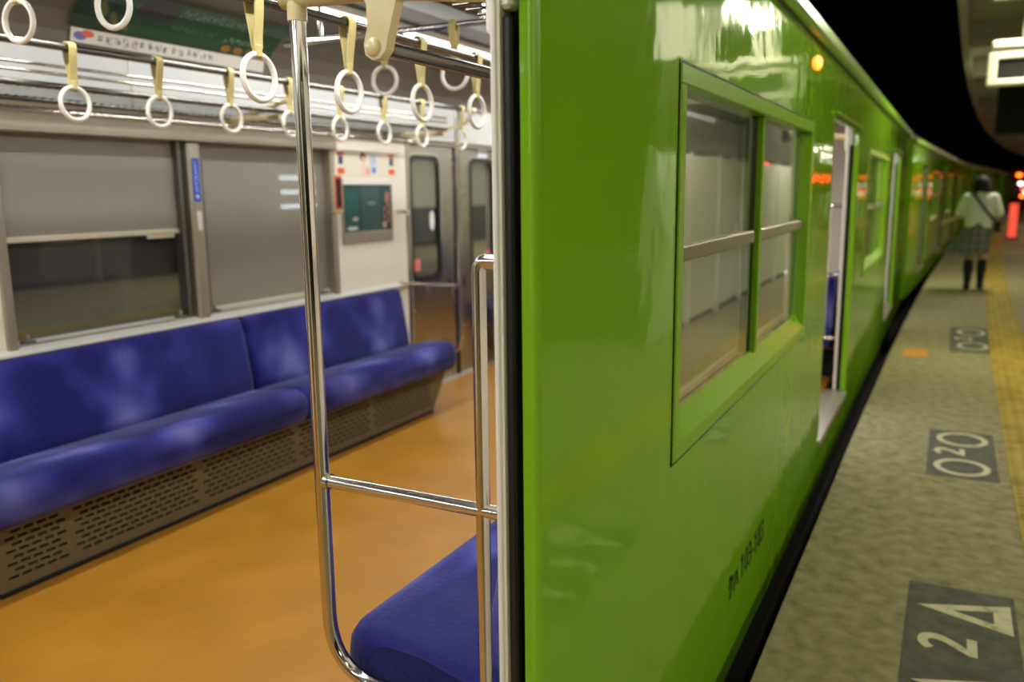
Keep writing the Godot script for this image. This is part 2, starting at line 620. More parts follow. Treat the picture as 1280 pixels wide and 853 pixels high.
func car(label: String, at: Vector3, turn: float, near: bool) -> Node3D:
	var t := thing("train_car", label, "train car", at, turn, "green cars of the train")
	# the bays between the doors, from the car's far end (-z) to its near end
	var cuts := [-HALF]
	for d in [-7.23, -2.41, 2.41, 7.23]:
		cuts.append(d - 0.65); cuts.append(d + 0.65)
	cuts.append(HALF)
	var bay_mesh: ArrayMesh
	var line_mesh: ArrayMesh
	for b in 5:
		var z0: float = cuts[b * 2]
		var z1: float = cuts[b * 2 + 1]
		var mid := (z0 + z1) * 0.5
		var half := (z1 - z0) * 0.5
		var windows := b > 0 and b < 4
		if windows and bay_mesh:
			part("side_panel", bay_mesh, M.green_paint, t, Vector3(0, 0, mid))
			part("lining_panel", line_mesh, M.cream_panel, t, Vector3(0, 0, mid))
		else:
			var st := begin()
			var ln := begin()
			var e := 0.014
			if windows:
				panel_with_hole(st, -0.035, 0.0, -half + e, half - e, -0.25, 1.98, -WIN_Z, WIN_Z, WIN_Y0, WIN_Y1)
				panel_with_hole(ln, -0.078, -0.062, -half, half, 0.0, 1.98, -WIN_Z + 0.05, WIN_Z - 0.05, 0.76, 1.63)
				box(ln, Vector3(-0.062, -0.2, -half + 0.75), Vector3(-0.036, WIN_Y0 - 0.02, half - 0.75))
			else:
				box(st, Vector3(-0.035, -0.25, -half + e), Vector3(0.0, 1.98, half - e))
				box(ln, Vector3(-0.078, 0.0, -half), Vector3(-0.062, 1.98, half))
			var pm := st.commit()
			var lm := ln.commit()
			if windows:
				bay_mesh = pm; line_mesh = lm
			part("side_panel", pm, M.green_paint, t, Vector3(0, 0, mid))
			part("lining_panel", lm, M.cream_panel, t, Vector3(0, 0, mid))
		# rounded door posts, with the leaf drawn back in its pocket
		for s in [-1.0, 1.0]:
			var ze: float = mid + s * half
			if absf(ze) > 9.0: continue
			var pst := begin()
			var prof := []
			for i in 7:
				var a := PI / 2 * i / 6
				prof.append(Vector2(-0.014 + cos(a) * 0.014, -0.014 + sin(a) * 0.014))
			for i in 6:
				var p: Vector2 = prof[i]
				var q: Vector2 = prof[i + 1]
				var n1 := Vector3(cos(PI / 2 * i / 6), 0, s * sin(PI / 2 * i / 6))
				var n2 := Vector3(cos(PI / 2 * (i + 1) / 6), 0, s * sin(PI / 2 * (i + 1) / 6))
				var v := [Vector3(p.x, -0.25, s * p.y), Vector3(q.x, -0.25, s * q.y), Vector3(q.x, 1.98, s * q.y), Vector3(p.x, 1.98, s * p.y)]
				var nn := [n1, n2, n2, n1]
				for f in [[0, 1, 2], [0, 2, 3]]:
					var o: Array = f if (v[f[1]] - v[f[0]]).cross(v[f[2]] - v[f[0]]).dot(n1 + n2) < 0 else [f[0], f[2], f[1]]
					for k in o:
						pst.set_normal(nn[k]); pst.add_vertex(v[k])
			part("door_post", pst.commit(), M.green_edge, t, Vector3(0, 0, ze))
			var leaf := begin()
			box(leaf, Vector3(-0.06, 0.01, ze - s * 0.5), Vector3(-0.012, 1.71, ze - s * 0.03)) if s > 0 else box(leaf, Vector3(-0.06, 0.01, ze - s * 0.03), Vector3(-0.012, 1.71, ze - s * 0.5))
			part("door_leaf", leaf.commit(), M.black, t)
			part("door_rubber", tube_mesh([Vector3(-0.026, 0.02, ze - s * 0.024), Vector3(-0.026, 1.7, ze - s * 0.024)], 0.008, 12), M.rubber_grey, t)
			var za: float = ze - s * 0.026
			var zb: float = ze - s * 0.006
			part("rubber_strip", box_mesh(Vector3(-0.061, 0.02, minf(za, zb)), Vector3(-0.045, 1.63, maxf(za, zb)), 0.004), M.rubber_grey, t)
			za = ze - s * 0.04
			zb = ze + s * 0.003
			part("jamb_cover", box_mesh(Vector3(-0.08, 0.0, minf(za, zb)), Vector3(-0.063, 1.74, maxf(za, zb)), 0.006), M.white_melamine, t)
			part("jamb_cap", box_mesh(Vector3(-0.064, 1.638, minf(ze - s * 0.04, ze - s * 0.002)), Vector3(-0.042, 1.74, maxf(ze - s * 0.04, ze - s * 0.002)), 0.006), M.white_melamine, t)
			part("jamb_lug", box_mesh(Vector3(-0.093, 1.605, minf(ze - s * 0.05, ze - s * 0.01)), Vector3(-0.078, 1.78, maxf(ze - s * 0.05, ze - s * 0.01)), 0.006), M.white_melamine, t)
		if windows: car_window(t, mid, near)
	# over and under the doors
	for d in DOORS:
		part("door_header", box_mesh(Vector3(-0.035, 1.715, d - 0.65 - 0.02), Vector3(-0.001, 1.98, d + 0.65 + 0.02)), M.green_paint, t)
		part("header_lining", box_mesh(Vector3(-0.078, 1.74, d - 0.65), Vector3(-0.062, 1.98, d + 0.65)), M.cream_panel, t)
		part("door_drip_rail", box_mesh(Vector3(0.0, 1.735, d - 0.70), Vector3(0.018, 1.752, d + 0.70), 0.004), M.green_edge, t)
		part("sill_skirt", box_mesh(Vector3(-0.035, -0.25, d - 0.67), Vector3(-0.001, -0.04, d + 0.67)), M.green_paint, t)
		part("door_sill", box_mesh(Vector3(-0.14, -0.04, d - 0.65), Vector3(0.012, 0.0, d + 0.65), 0.004), M.aluminium, t)
	# gutter, roof, underframe, the far side and the ends
	part("gutter", box_mesh(Vector3(0.0, 1.985, -HALF), Vector3(0.045, 2.05, HALF), 0.012), M.green_edge, t)
	var roof := begin()
	var inner := []
	var outer := []
	for i in 13:
		var u := i / 12.0
		var x := lerpf(0.0, -2.8, u)
		var y := 2.0 + 0.42 * pow(sin(PI * u), 0.45)
		outer.append(Vector2(x, y))
		inner.append(Vector2(lerpf(-0.02, -2.78, u), y - 0.03))
	inner.reverse()
	prism_z(roof, PackedVector2Array(outer + inner), -HALF, HALF)
	part("roof", roof.commit(), M.roof_grey, t)
	part("underframe", box_mesh(Vector3(-2.6, -0.95, -HALF + 0.3), Vector3(-0.18, -0.08, HALF - 0.3)), M.underframe, t)
	for s in [-1.0, 1.0]:
		part("end_wall", box_mesh(Vector3(-2.79, -0.25, s * HALF - 0.05), Vector3(-0.01, 2.02, s * HALF + 0.05)), M.green_paint if not near else M.green_edge, t)
		part("gangway", box_mesh(Vector3(-1.85, -0.1, s * (HALF + 0.18) - 0.13), Vector3(-0.95, 1.9, s * (HALF + 0.18) + 0.13), 0.03), M.rubber, t)
	return t

func car_window(t: Node3D, zc: float, near: bool) -> void:
	var fw := 0.045
	var st := begin()
	var y0 := WIN_Y0
	var y1 := WIN_Y1
	# raised frame
	for f in [[y1 - fw, y1, -WIN_Z, WIN_Z], [y0, y0 + fw, -WIN_Z, WIN_Z], [y0 + fw, y1 - fw, -WIN_Z, -WIN_Z + fw], [y0 + fw, y1 - fw, WIN_Z - fw, WIN_Z]]:
		box(st, Vector3(-0.045, f[0], zc + f[2]), Vector3(0.006, f[1], zc + f[3]), 0.003)
	var fr := part("window_frame", st.commit(), M.green_edge, t)
	st = begin()
	for f in [[y1, y1 + 0.006, -WIN_Z - 0.006, WIN_Z + 0.006], [y0 - 0.006, y0, -WIN_Z - 0.006, WIN_Z + 0.006], [y0, y1, -WIN_Z - 0.006, -WIN_Z], [y0, y1, WIN_Z, WIN_Z + 0.006]]:
		box(st, Vector3(-0.02, f[0], zc + f[2]), Vector3(0.0015, f[1], zc + f[3]))
	part("window_seal", st.commit(), M.rubber, t)
	# sloping sill inside the frame
	st = begin()
	prism_z(st, PackedVector2Array([Vector2(0.007, y0 + fw - 0.002), Vector2(-0.045, y0 + fw - 0.002), Vector2(-0.045, 0.806), Vector2(-0.03, 0.806)]), zc - WIN_Z + fw, zc + WIN_Z - fw)
	part("window_sill", st.commit(), M.green_edge, t)
	# middle bar
	part("mullion", box_mesh(Vector3(-0.05, 0.8, zc - 0.035), Vector3(-0.012, y1 - fw, zc - 0.012), 0.004), M.green_edge, t)
	part("mullion", box_mesh(Vector3(-0.06, 0.8, zc - 0.012), Vector3(-0.034, y1 - fw, zc + 0.05), 0.003), M.rubber, t)
	for s in [-1.0, 1.0]:
		var z0 := zc + (0.05 if s > 0 else -WIN_Z + fw)
		var z1 := zc + (WIN_Z - fw if s > 0 else -0.035)
		part("sash_rail", box_mesh(Vector3(-0.045, 1.188, z0), Vector3(-0.018, 1.228, z1), 0.004), M.aluminium, fr)
		part("pane", box_mesh(Vector3(-0.038, 1.228, z0), Vector3(-0.036, y1 - fw, z1)), M.glass, fr)
		part("pane", box_mesh(Vector3(-0.032, 0.8, z0), Vector3(-0.030, 1.188, z1)), M.glass, fr)
		if near:
			for k in [0.14, 0.86]:
				var c := Vector3(-0.05, 1.235, lerpf(z0, z1, k))
				var loop := []
				for i in 14:
					var a := TAU * i / 14
					loop.append(c + Vector3(0, sin(a) * 0.02, cos(a) * 0.014))
				part("sash_latch", tube_mesh(loop, 0.004, 6, true), M.aluminium, fr)

func car_details(t: Node3D) -> void:
	# side lamp and running number of the nearest car
	var sp := SphereMesh.new()
	sp.radius = 0.03; sp.height = 0.06
	sp.radial_segments = 20; sp.rings = 10
	var o := part("side_lamp", sp, M.orange_lamp, t, Vector3(0.0, 1.9, -3.97 - CAR_Z))
	o.scale = Vector3(0.7, 1, 1)
	o.set_meta("label", "glowing orange-red side lamp")
	# running number: two kana from strokes, then figures; reads towards -z
	var st := begin()
	var h := 0.085
	var s0 := -2.60 - CAR_Z
	var strokes_list := [[0.014, 1.0, 0.0, 0.5], [0.012, 0.8, 0.054, 0.8], [0.054, 0.8, 0.018, 0.0], [0.096, 0.78, 0.076, 0.05], [0.114, 0.8, 0.136, 0.05]]
	for s in strokes_list:
		var a := Vector3(0.001, 0.025 + s[1] * h, s0 - s[0])
		var b := Vector3(0.001, 0.025 + s[3] * h, s0 - s[2])
		var d := (b - a).normalized()
		var w := Vector3(0, d.z, -d.y) * 0.006
		var lift := Vector3(0.0012, 0, 0)
		quad(st, a + w + lift, b + w + lift, b - w + lift, a - w + lift, Vector3.RIGHT)
		quad(st, a + w, b + w, b + w + lift, a + w + lift, w)
		quad(st, a - w, b - w, b - w + lift, a - w + lift, -w)
	part("running_number", st.commit(), M.letter_black, t)
	var tm := TextMesh.new()
	tm.text = "103-183"
	var f := SystemFont.new()
	f.font_names = PackedStringArray(["Droid Sans"])
	tm.font = f
	tm.font_size = 32
	tm.pixel_size = 0.115 / 32.0
	tm.depth = 0.0015
	var n := part("running_number", tm, M.letter_black, t, Vector3(0.001, 0.065, s0 - 0.155 - 0.22))
	n.rotation.y = PI / 2

# ------------------------------------------------------------------ inside the nearest car
const WALL_X := -2.65

func inside() -> void:
	var zf := CAR_Z + HALF - 0.05
	var zb := CAR_Z - HALF + 0.05
	var fl := structure("floor", "tan orange linoleum floor inside the train")
	part("floor_sheet", box_mesh(Vector3(-2.66, -0.05, zb), Vector3(-0.14, 0.0, zf)), M.lino, fl)
	# ceiling: a vault with coves
	var c := structure("ceiling", "grey-beige vaulted ceiling of the train car")
	var prof := [Vector2(-2.66, 1.95), Vector2(-2.645, 2.02), Vector2(-2.60, 2.09), Vector2(-2.53, 2.15), Vector2(-2.43, 2.195), Vector2(-2.3, 2.22), Vector2(-2.1, 2.235), Vector2(-1.4, 2.25)]
	var all := prof.duplicate()
	for i in range(prof.size() - 2, -1, -1): all.append(Vector2(-2.8 - prof[i].x, prof[i].y))
	var rings := []
	for z in [zb, zf]:
		var r := []
		for p in all: r.append(Vector3(p.x, p.y, z))
		for i in range(all.size() - 1, -1, -1): r.append(Vector3(all[i].x, all[i].y + 0.02, z))
		rings.append(r)
	var st := begin()
	for i in all.size() - 1:
		for dy in [0.0, 0.02]:
			quad(st, Vector3(all[i].x, all[i].y + dy, zb), Vector3(all[i + 1].x, all[i + 1].y + dy, zb), Vector3(all[i + 1].x, all[i + 1].y + dy, zf), Vector3(all[i].x, all[i].y + dy, zf), Vector3(-1.4 - all[i].x, -2.0, 0) if dy == 0.0 else Vector3(0, 1, 0))
	part("vault_panel", st.commit(), M.ceiling_panel, c)
	# long dark air grilles beside the lamp rows
	for x in [-1.72, -1.08]:
		for k in 7:
			part("air_slot", box_mesh(Vector3(x - 0.09, 2.236, 1.6 - k * 2.1), Vector3(x + 0.09, 2.244, 1.6 - k * 2.1 + 1.5), 0.002), M.aluminium_dark, c)
	# end walls
	for e in [[zb - 0.02, zb + 0.03], [zf - 0.03, zf + 0.02]]:
		var w := structure("wall_end", "white end wall of the train car")
		part("end_panel", box_mesh(Vector3(-2.66, 0.0, e[0]), Vector3(-0.13, 2.2, e[1])), M.white_melamine, w)
	far_wall(zb, zf)
	lamps_inside()
	benches()
	rails_and_straps()
	racks()
	posters()

func far_wall(zb: float, zf: float) -> void:
	var w := structure("wall_far", "cream and white inner wall of the train opposite the open door")
	var x0 := -2.79
	# bays with windows either side of the doors
	var n := 0
	for d in [1, 0, -1]:
		var zc: float = CAR_Z + d * 4.82
		var st := begin()
		panel_with_hole(st, x0, WALL_X, zc - 1.76, zc + 1.76, 0.0, 1.69, zc - 1.0, zc + 1.0, 0.775, 1.625)
		part("wall_panel", st.commit(), M.cream_panel, w)
		n += 1
		far_window(zc, n)
	for e in [[zb, CAR_Z - 4.82 - 1.76 - 1.3], [CAR_Z + 4.82 + 1.76 + 1.3, zf]]:
		part("wall_panel", box_mesh(Vector3(x0, 0.0, e[0]), Vector3(WALL_X, 1.69, e[1])), M.cream_panel, w)
	# the white upper band that runs the length of the car
	part("upper_panel", box_mesh(Vector3(x0, 1.735, zb), Vector3(WALL_X, 1.96, zf)), M.upper_white, w)
	for k in 7:
		part("panel_joint", box_mesh(Vector3(WALL_X, 1.74, 1.2 - k * 1.9), Vector3(WALL_X + 0.004, 1.95, 1.2 - k * 1.9 + 0.012), 0.001), M.aluminium, w)
	for k in 3:
		part("header_trim", box_mesh(Vector3(x0, 1.685, zb), Vector3(WALL_X + 0.012, 1.70, zf), 0.003) if k == 0 else box_mesh(Vector3(x0, 1.70, zb), Vector3(WALL_X + 0.005, 1.735, zf)) if k == 1 else box_mesh(Vector3(WALL_X, 1.715, zb), Vector3(WALL_X + 0.02, 1.73, zf), 0.004), [M.aluminium, M.aluminium_dark, M.white_melamine][k], w)
	# outer skin of the far side
	part("outer_skin", box_mesh(Vector3(-2.815, -0.25, zb), Vector3(-2.80, 0.74, zf)), M.green_edge, w)
	n = 0
	for k in [0, 1, 2, 3]:
		n += 1
		far_door(CAR_Z + DOORS[k], n)
	# near side: the lining above the doors up to the vault
	var wr := structure("wall_near", "white inner band above the near doors")
	part("upper_panel", box_mesh(Vector3(-0.14, 1.98, zb), Vector3(-0.03, 2.02, zf)), M.white_melamine, wr)

func far_window(zc: float, n: int) -> void:
	var seen := n == 2
	var w := structure("window_%d" % n, "wide train window with grey aluminium mullion and white sill" if seen else "wide train window hidden farther along the car")
	var st := begin()
	for f in [[1.615, 1.69, -1.02, 1.02]]:
		box(st, Vector3(WALL_X - 0.01, f[0], zc + f[2]), Vector3(WALL_X + 0.02, f[1], zc + f[3]), 0.004)
	part("head_rail", st.commit(), M.aluminium, w)
	st = begin()
	prism_z(st, PackedVector2Array([Vector2(-2.76, 0.758), Vector2(WALL_X + 0.045, 0.758), Vector2(WALL_X + 0.045, 0.768), Vector2(WALL_X + 0.03, 0.773), Vector2(WALL_X - 0.01, 0.782), Vector2(-2.76, 0.79)]), zc - 1.74, zc + 1.74)
	part("sill", st.commit(), M.sill_paint, w)
	part("sill_strip", box_mesh(Vector3(WALL_X - 0.02, 0.78, zc - 1.0), Vector3(WALL_X - 0.01, 0.792, zc + 1.0), 0.003), M.aluminium, w)
	part("mullion", box_mesh(Vector3(-2.75, 0.76, zc - 0.005), Vector3(WALL_X + 0.02, 1.614, zc + 0.07), 0.01), M.aluminium, w)
	for s in [-1.0, 1.0]:
		part("side_rail", box_mesh(Vector3(-2.75, 0.76, zc + s * 0.985 - 0.022), Vector3(WALL_X + 0.012, 1.63, zc + s * 0.985 + 0.022), 0.006), M.aluminium, w)
		part("blind_track", box_mesh(Vector3(-2.72, 0.78, zc + 0.035 + s * 0.06 - 0.012), Vector3(WALL_X - 0.01, 1.63, zc + 0.035 + s * 0.06 + 0.012), 0.003), M.aluminium_dark, w)
		var a := zc + 0.07 if s > 0 else zc - 0.965
		var b := zc + 0.965 if s > 0 else zc - 0.005
		part("pane", box_mesh(Vector3(-2.752, 0.77, a), Vector3(-2.748, 1.63, b)), M.glass_smoked, w)
		for k in [0.08, 0.93]:
			part("sash_latch", box_mesh(Vector3(WALL_X - 0.05, 0.785, lerpf(a, b, k) - 0.025), Vector3(WALL_X - 0.01, 0.80, lerpf(a, b, k) + 0.025), 0.004), M.aluminium_dark, w)
			part("latch_knob", box_mesh(Vector3(WALL_X - 0.04, 0.80, lerpf(a, b, k) - 0.008), Vector3(WALL_X - 0.025, 0.825, lerpf(a, b, k) + 0.008), 0.004), M.aluminium, w)
	if seen:
		blind(Vector3(-2.70, 0, 0), zc + 0.085, zc + 0.975, 1.20, 1.625, "grey roller blind drawn halfway down over the leftmost far window")
		blind(Vector3(-2.70, 0, 0), zc - 0.965, zc - 0.02, 0.80, 1.625, "grey roller blind drawn right down over the far window beside the poster")
		var s := single("notice_sticker", print_quad(Vector3(WALL_X + 0.0215, 1.538, zc + 0.055), Vector3(WALL_X + 0.0215, 1.538, zc + 0.012), Vector3(WALL_X + 0.0215, 1.336, zc + 0.012), Vector3(WALL_X + 0.0215, 1.336, zc + 0.055), Vector3.RIGHT), blue_sticker(), "blue vertical sticker with white writing on the window mullion", "sticker")
		s.set_meta("group", "stickers on the mullion")
		s = single("notice_sticker", box_mesh(Vector3(WALL_X + 0.02, 1.20, zc + 0.016), Vector3(WALL_X + 0.0215, 1.29, zc + 0.044)), M.white_vinyl, "small plain white sticker below the blue one on the mullion", "sticker")
		s.set_meta("group", "stickers on the mullion")

func blue_sticker() -> Material:
	var im := Image.create(48, 220, false, Image.FORMAT_RGB8)
	im.fill(rgb(34, 74, 180))
	rng.seed = 5
	for k in 9:
		for s in 5:
			if rng.randf() < 0.5: im.fill_rect(Rect2i(12 + rng.randi_range(0, 8), 14 + k * 18 + rng.randi_range(0, 12), 14, 2), rgb(190, 205, 235))
			else: im.fill_rect(Rect2i(14 + rng.randi_range(0, 18), 14 + k * 18, 2, 12), rgb(190, 205, 235))
	blob(im, 24, 194, 10, 10, rgb(230, 236, 245))
	blob(im, 24, 194, 4, 7, rgb(34, 74, 180))
	return printed("blue_sticker", im)

func blind(at: Vector3, z0: float, z1: float, y0: float, y1: float, label: String) -> void:
	var t := thing("roller_blind", label, "blind", Vector3(at.x, y0, (z0 + z1) * 0.5), 0.0, "roller blinds of the train windows")
	# a slightly slack cloth
	var st := begin()
	var h := (z1 - z0) * 0.5
	var ny := 10
	var rows := []
	for i in ny + 1:
		var u := float(i) / ny
		rows.append(Vector2((y1 - y0) * u, 0.006 * sin(PI * u) + 0.003 * sin(u * 11.0)))
	st.set_smooth_group(0)
	for i in ny:
		for d in [0.0, -0.0015]:
			var a: Vector2 = rows[i]
			var b: Vector2 = rows[i + 1]
			var v := [Vector3(a.y + d, a.x, -h), Vector3(a.y + d, a.x, h), Vector3(b.y + d, b.x, h), Vector3(b.y + d, b.x, -h)]
			for f in ([[0, 2, 1], [0, 3, 2]] if d == 0.0 else []):
				for k in f: st.add_vertex(v[k])
	st.generate_normals()
	part("cloth", st.commit(), M.blind_cloth if at.x < -1.0 else M.blind_cloth_near, t)
	var bar := part("pull_bar", box_mesh(Vector3(-0.006, -0.012, -h), Vector3(0.014, 0.012, h), 0.004), M.blind_bar, t)
	part("grip", box_mesh(Vector3(0.002, -0.03, -h * 0.9), Vector3(0.008, -0.012, -h * 0.55), 0.002), M.blind_bar, bar)

func far_door(zc: float, n: int) -> void:
	var seen := n == 3
	var w := structure("door_%d" % n, "closed stainless steel sliding doors with rounded black-edged windows" if seen else "closed steel sliding doors farther along the far wall")
	for s in [1.0, -1.0]:
		var z0 := zc + (0.004 if s > 0 else -0.65)
		var z1 := zc + (0.65 if s > 0 else -0.004)
		var wc: float = zc + s * 0.40
		var st := begin()
		panel_with_hole(st, -2.715, -2.685, z0, z1, 0.0, 1.715, wc - 0.185, wc + 0.185, 0.765, 1.61)
		var lf := part("door_leaf", st.commit(), M.steel, w)
		st = begin()
		var out := round_rect(0.385, 0.86, 0.06)
		var mid := round_rect(0.318, 0.795, 0.05)
		ring_x(st, out, mid, -0.004, 0.006)
		var o := part("window_rubber", st.commit(), M.rubber, lf, Vector3(-2.685, 1.1875, wc))
		st = begin()
		ring_x(st, round_rect(0.41, 0.885, 0.065), out, -0.006, 0.004)
		part("window_bezel", st.commit(), M.chrome, lf, Vector3(-2.685, 1.1875, wc))
		part("pane", box_mesh(Vector3(-2.702, 0.765, wc - 0.185), Vector3(-2.698, 1.61, wc + 0.185)), M.glass_smoked, lf)
		part("edge_rubber", box_mesh(Vector3(-2.71, 0.0, zc + (0.0 if s > 0 else -0.016)), Vector3(-2.675, 1.715, zc + (0.016 if s > 0 else 0.0)), 0.004), M.rubber, w)
		part("pull_recess", box_mesh(Vector3(-2.69, 0.66, zc + s * 0.1 - 0.02), Vector3(-2.682, 0.74, zc + s * 0.1 + 0.02), 0.003), M.dark_steel, lf)
		part("door_pillar", box_mesh(Vector3(-2.72, 0.0, zc + s * 0.65 - 0.012), Vector3(WALL_X + 0.01, 1.72, zc + s * 0.65 + 0.02), 0.004), M.aluminium, w)
		for y in [[0.68, 0.80], [1.44, 1.56]]:
			var zz: float = zc + s * 0.615
			part("warning_tape", box_mesh(Vector3(-2.685, y[0], zz - 0.012), Vector3(-2.683, y[1], zz + 0.012)), M.yellow_tape, w)
		if seen:
			part("door_sticker", box_mesh(Vector3(-2.697, 0.83, wc + s * 0.10 - 0.035), Vector3(-2.696, 0.91, wc + s * 0.10 + 0.035), 0.0), M.pink_vinyl, w)
	part("door_top", box_mesh(Vector3(-2.75, 1.71, zc - 0.65), Vector3(WALL_X + 0.004, 1.735, zc + 0.65)), M.aluminium, w)
	part("threshold", box_mesh(Vector3(-2.79, -0.02, zc - 0.65), Vector3(WALL_X + 0.02, 0.006, zc + 0.65), 0.003), M.aluminium, w)
	if seen:
		var im := Image.create(96, 64, false, Image.FORMAT_RGB8)
		im.fill(rgb(232, 234, 236))
		strokes(im, Rect2i(18, 34, 60, 16), rgb(60, 80, 140), 6, 9)
		single("door_notice", print_quad(Vector3(-2.68, 1.70, zc - 0.33), Vector3(-2.68, 1.70, zc - 0.48), Vector3(-2.68, 1.625, zc - 0.48), Vector3(-2.68, 1.625, zc - 0.33), Vector3.RIGHT), printed("door_notice", im), "small white notice above the far door window", "sticker")
		var st := begin()
		var out := PackedVector2Array()
		for i in 16: out.append(Vector2(cos(TAU * i / 16) * 0.03, sin(TAU * i / 16) * 0.07))
		plate_x(st, out, 0.0, 0.002)
		single("door_decal", st.commit(), M.white_vinyl, "white oval decal on the far door window", "sticker", Vector3(-2.697, 1.17, zc + 0.30))

func lamps_inside() -> void:
	for row in [[-2.08, "far"], [-0.72, "near"]]:
		for k in 5:
			var z: float = 1.75 - k * 2.75
			if row[1] == "near" and k > 3: pass
			var t := thing("fluorescent_lamp", "white ceiling tube lamp, %s of the %s row inside the train" % [["first", "second", "third", "fourth", "fifth"][k], row[1]], "ceiling light", Vector3(row[0], 2.2, z), 0.0, "%s row of ceiling lamps in the train" % row[1])
			part("housing", box_mesh(Vector3(-0.055, 0.0, -1.2), Vector3(0.055, 0.035, 1.2), 0.008), M.lamp_housing, t)
			part("lamp_tube", tube_mesh([Vector3(0, -0.02, -1.17), Vector3(0, -0.02, 1.17)], 0.018, 12), M.car_lamp_tube, t)
			for s in [-1.0, 1.0]:
				part("socket", box_mesh(Vector3(-0.02, -0.045, s * 1.185 - 0.015), Vector3(0.02, 0.0, s * 1.185 + 0.015), 0.004), M.lamp_housing, t)
			area_light("lamp_light", Vector3(row[0], 2.155, z), Vector2(0.05, 2.3), CAR_LAMP, LAMP_COLOR)

# ---- benches
func bench_profile(s: float) -> Array:
	# cushion outline (distance from the wall, height); s shrinks the front for the rounded end
	var front := 0.475 - s
	return [Vector2(0.03, 0.255), Vector2(front - 0.05, 0.255), Vector2(front - 0.02, 0.262), Vector2(front - 0.004, 0.295), Vector2(front, 0.345), Vector2(front - 0.006, 0.385), Vector2(front - 0.025, 0.412), Vector2(front - 0.06, 0.424), Vector2(front - 0.15, 0.42), Vector2(0.10, 0.385), Vector2(0.03, 0.375)]

func cushion(z0: float, z1: float, round0: bool, round1: bool) -> ArrayMesh:
	var rings := []
	var zs := []
	for i in 7:
		var a := PI / 2 * i / 6
		zs.append([z0 + 0.09 * (1.0 - sin(a)) * 1.0 if false else z0 + 0.09 * (1.0 - cos(a)), 0.09 * (1.0 - sin(a)) if round0 else 0.012 * (1.0 - sin(a))])
	for k in 6:
		zs.append([lerpf(z0 + 0.09, z1 - 0.09, (k + 1) / 7.0), 0.0])
	for i in 7:
		var a := PI / 2 * i / 6
		zs.append([z1 - 0.09 + 0.09 * sin(a), 0.09 * (1.0 - cos(a)) if round1 else 0.012 * (1.0 - cos(a))])
	for q in zs:
		var r := []
		for p in bench_profile(q[1]):
			var edge: float = minf(absf(q[0] - z0), absf(q[0] - z1))
			var sink := 0.012 * maxf(0.0, 1.0 - edge / 0.03)
			r.append(Vector3(p.x, p.y - (sink if p.y > 0.35 else -sink), q[0]))
		rings.append(r)
	var st := begin()
	loft(st, rings)
	return done(st, true)

func backrest(z0: float, z1: float) -> ArrayMesh:
	var rings := []
	for q in [[0.0, 0.03], [0.006, 0.012], [0.02, 0.003], [0.04, 0.0], [-0.04, 0.0], [-0.02, 0.003], [-0.006, 0.012], [0.0, 0.03]]:
		var i := rings.size()
		var z: float = z0 + q[0] if i < 4 else z1 + q[0]
		var e: float = q[1]
		var r := []
		for p in [Vector2(0.02, 0.36 + e), Vector2(0.115 - e, 0.36 + e), Vector2(0.13 - e, 0.38 + e), Vector2(0.125 - e, 0.45), Vector2(0.105 - e, 0.56), Vector2(0.085 - e, 0.68), Vector2(0.07 - e, 0.735 - e), Vector2(0.055 - e * 0.5, 0.752 - e), Vector2(0.03, 0.755 - e), Vector2(0.015, 0.745 - e)]:
			r.append(Vector3(p.x, p.y, z))
		rings.append(r)
	var st := begin()
	loft(st, rings)
	return done(st, true)

func grille(z0: float, z1: float, x: float, y0: float, y1: float, slant0: float, slant1: float) -> ArrayMesh:
	# pressed sheet with rows of real slots, facing +x
	var st := begin()
	var rows := 8
	var pitch := 0.047
	var slot := 0.035
	var sh := 0.011
	var top := y1 - 0.012
	var bot := y0 + 0.03
	var face := func(za: float, zb: float, ya: float, yb: float) -> void:
		if zb - za < 1e-5 or yb - ya < 1e-5: return
		quad(st, Vector3(x, ya, za), Vector3(x, ya, zb), Vector3(x, yb, zb), Vector3(x, yb, za), Vector3.RIGHT)
	face.call(z0, z1, y0, bot)
	face.call(z0, z1, top, y1)
	var gap := (top - bot) / rows
	for r in rows:
		var ya := bot + r * gap
		var ym := ya + (gap - sh) * 0.5
		face.call(z0, z1, ya, ym)
		face.call(z0, z1, ym + sh, ya + gap)
		var zz := z0
		var k := 0
		var a := z0 + 0.04 + (0.5 * pitch if r % 2 else 0.0)
		while a + slot < z1 - 0.03:
			if k % 13 < 12:
				face.call(zz, a, ym, ym + sh)
				# the slot's lips go inwards
				quad(st, Vector3(x, ym, a), Vector3(x, ym, a + slot), Vector3(x - 0.012, ym, a + slot), Vector3(x - 0.012, ym, a), Vector3.UP)
				quad(st, Vector3(x, ym + sh, a), Vector3(x, ym + sh, a + slot), Vector3(x - 0.012, ym + sh, a + slot), Vector3(x - 0.012, ym + sh, a), Vector3.DOWN)
				zz = a + slot
			a += pitch
			k += 1
		face.call(zz, z1, ym, ym + sh)
	# the slanted ends
	for e in [[z0, slant0], [z1, slant1]]:
		tri(st, Vector3(x, y0, e[0]), Vector3(x, y1, e[0]), Vector3(x, y1, e[0] + e[1]), Vector3.RIGHT)
		quad(st, Vector3(x, y0, e[0]), Vector3(x, y1, e[0] + e[1]), Vector3(x - 0.3, y1, e[0] + e[1]), Vector3(x - 0.3, y0, e[0]), Vector3(0, 0, e[1] + 0.0001 * signf(e[0] - (z0 + z1) * 0.5)))
	return st.commit()

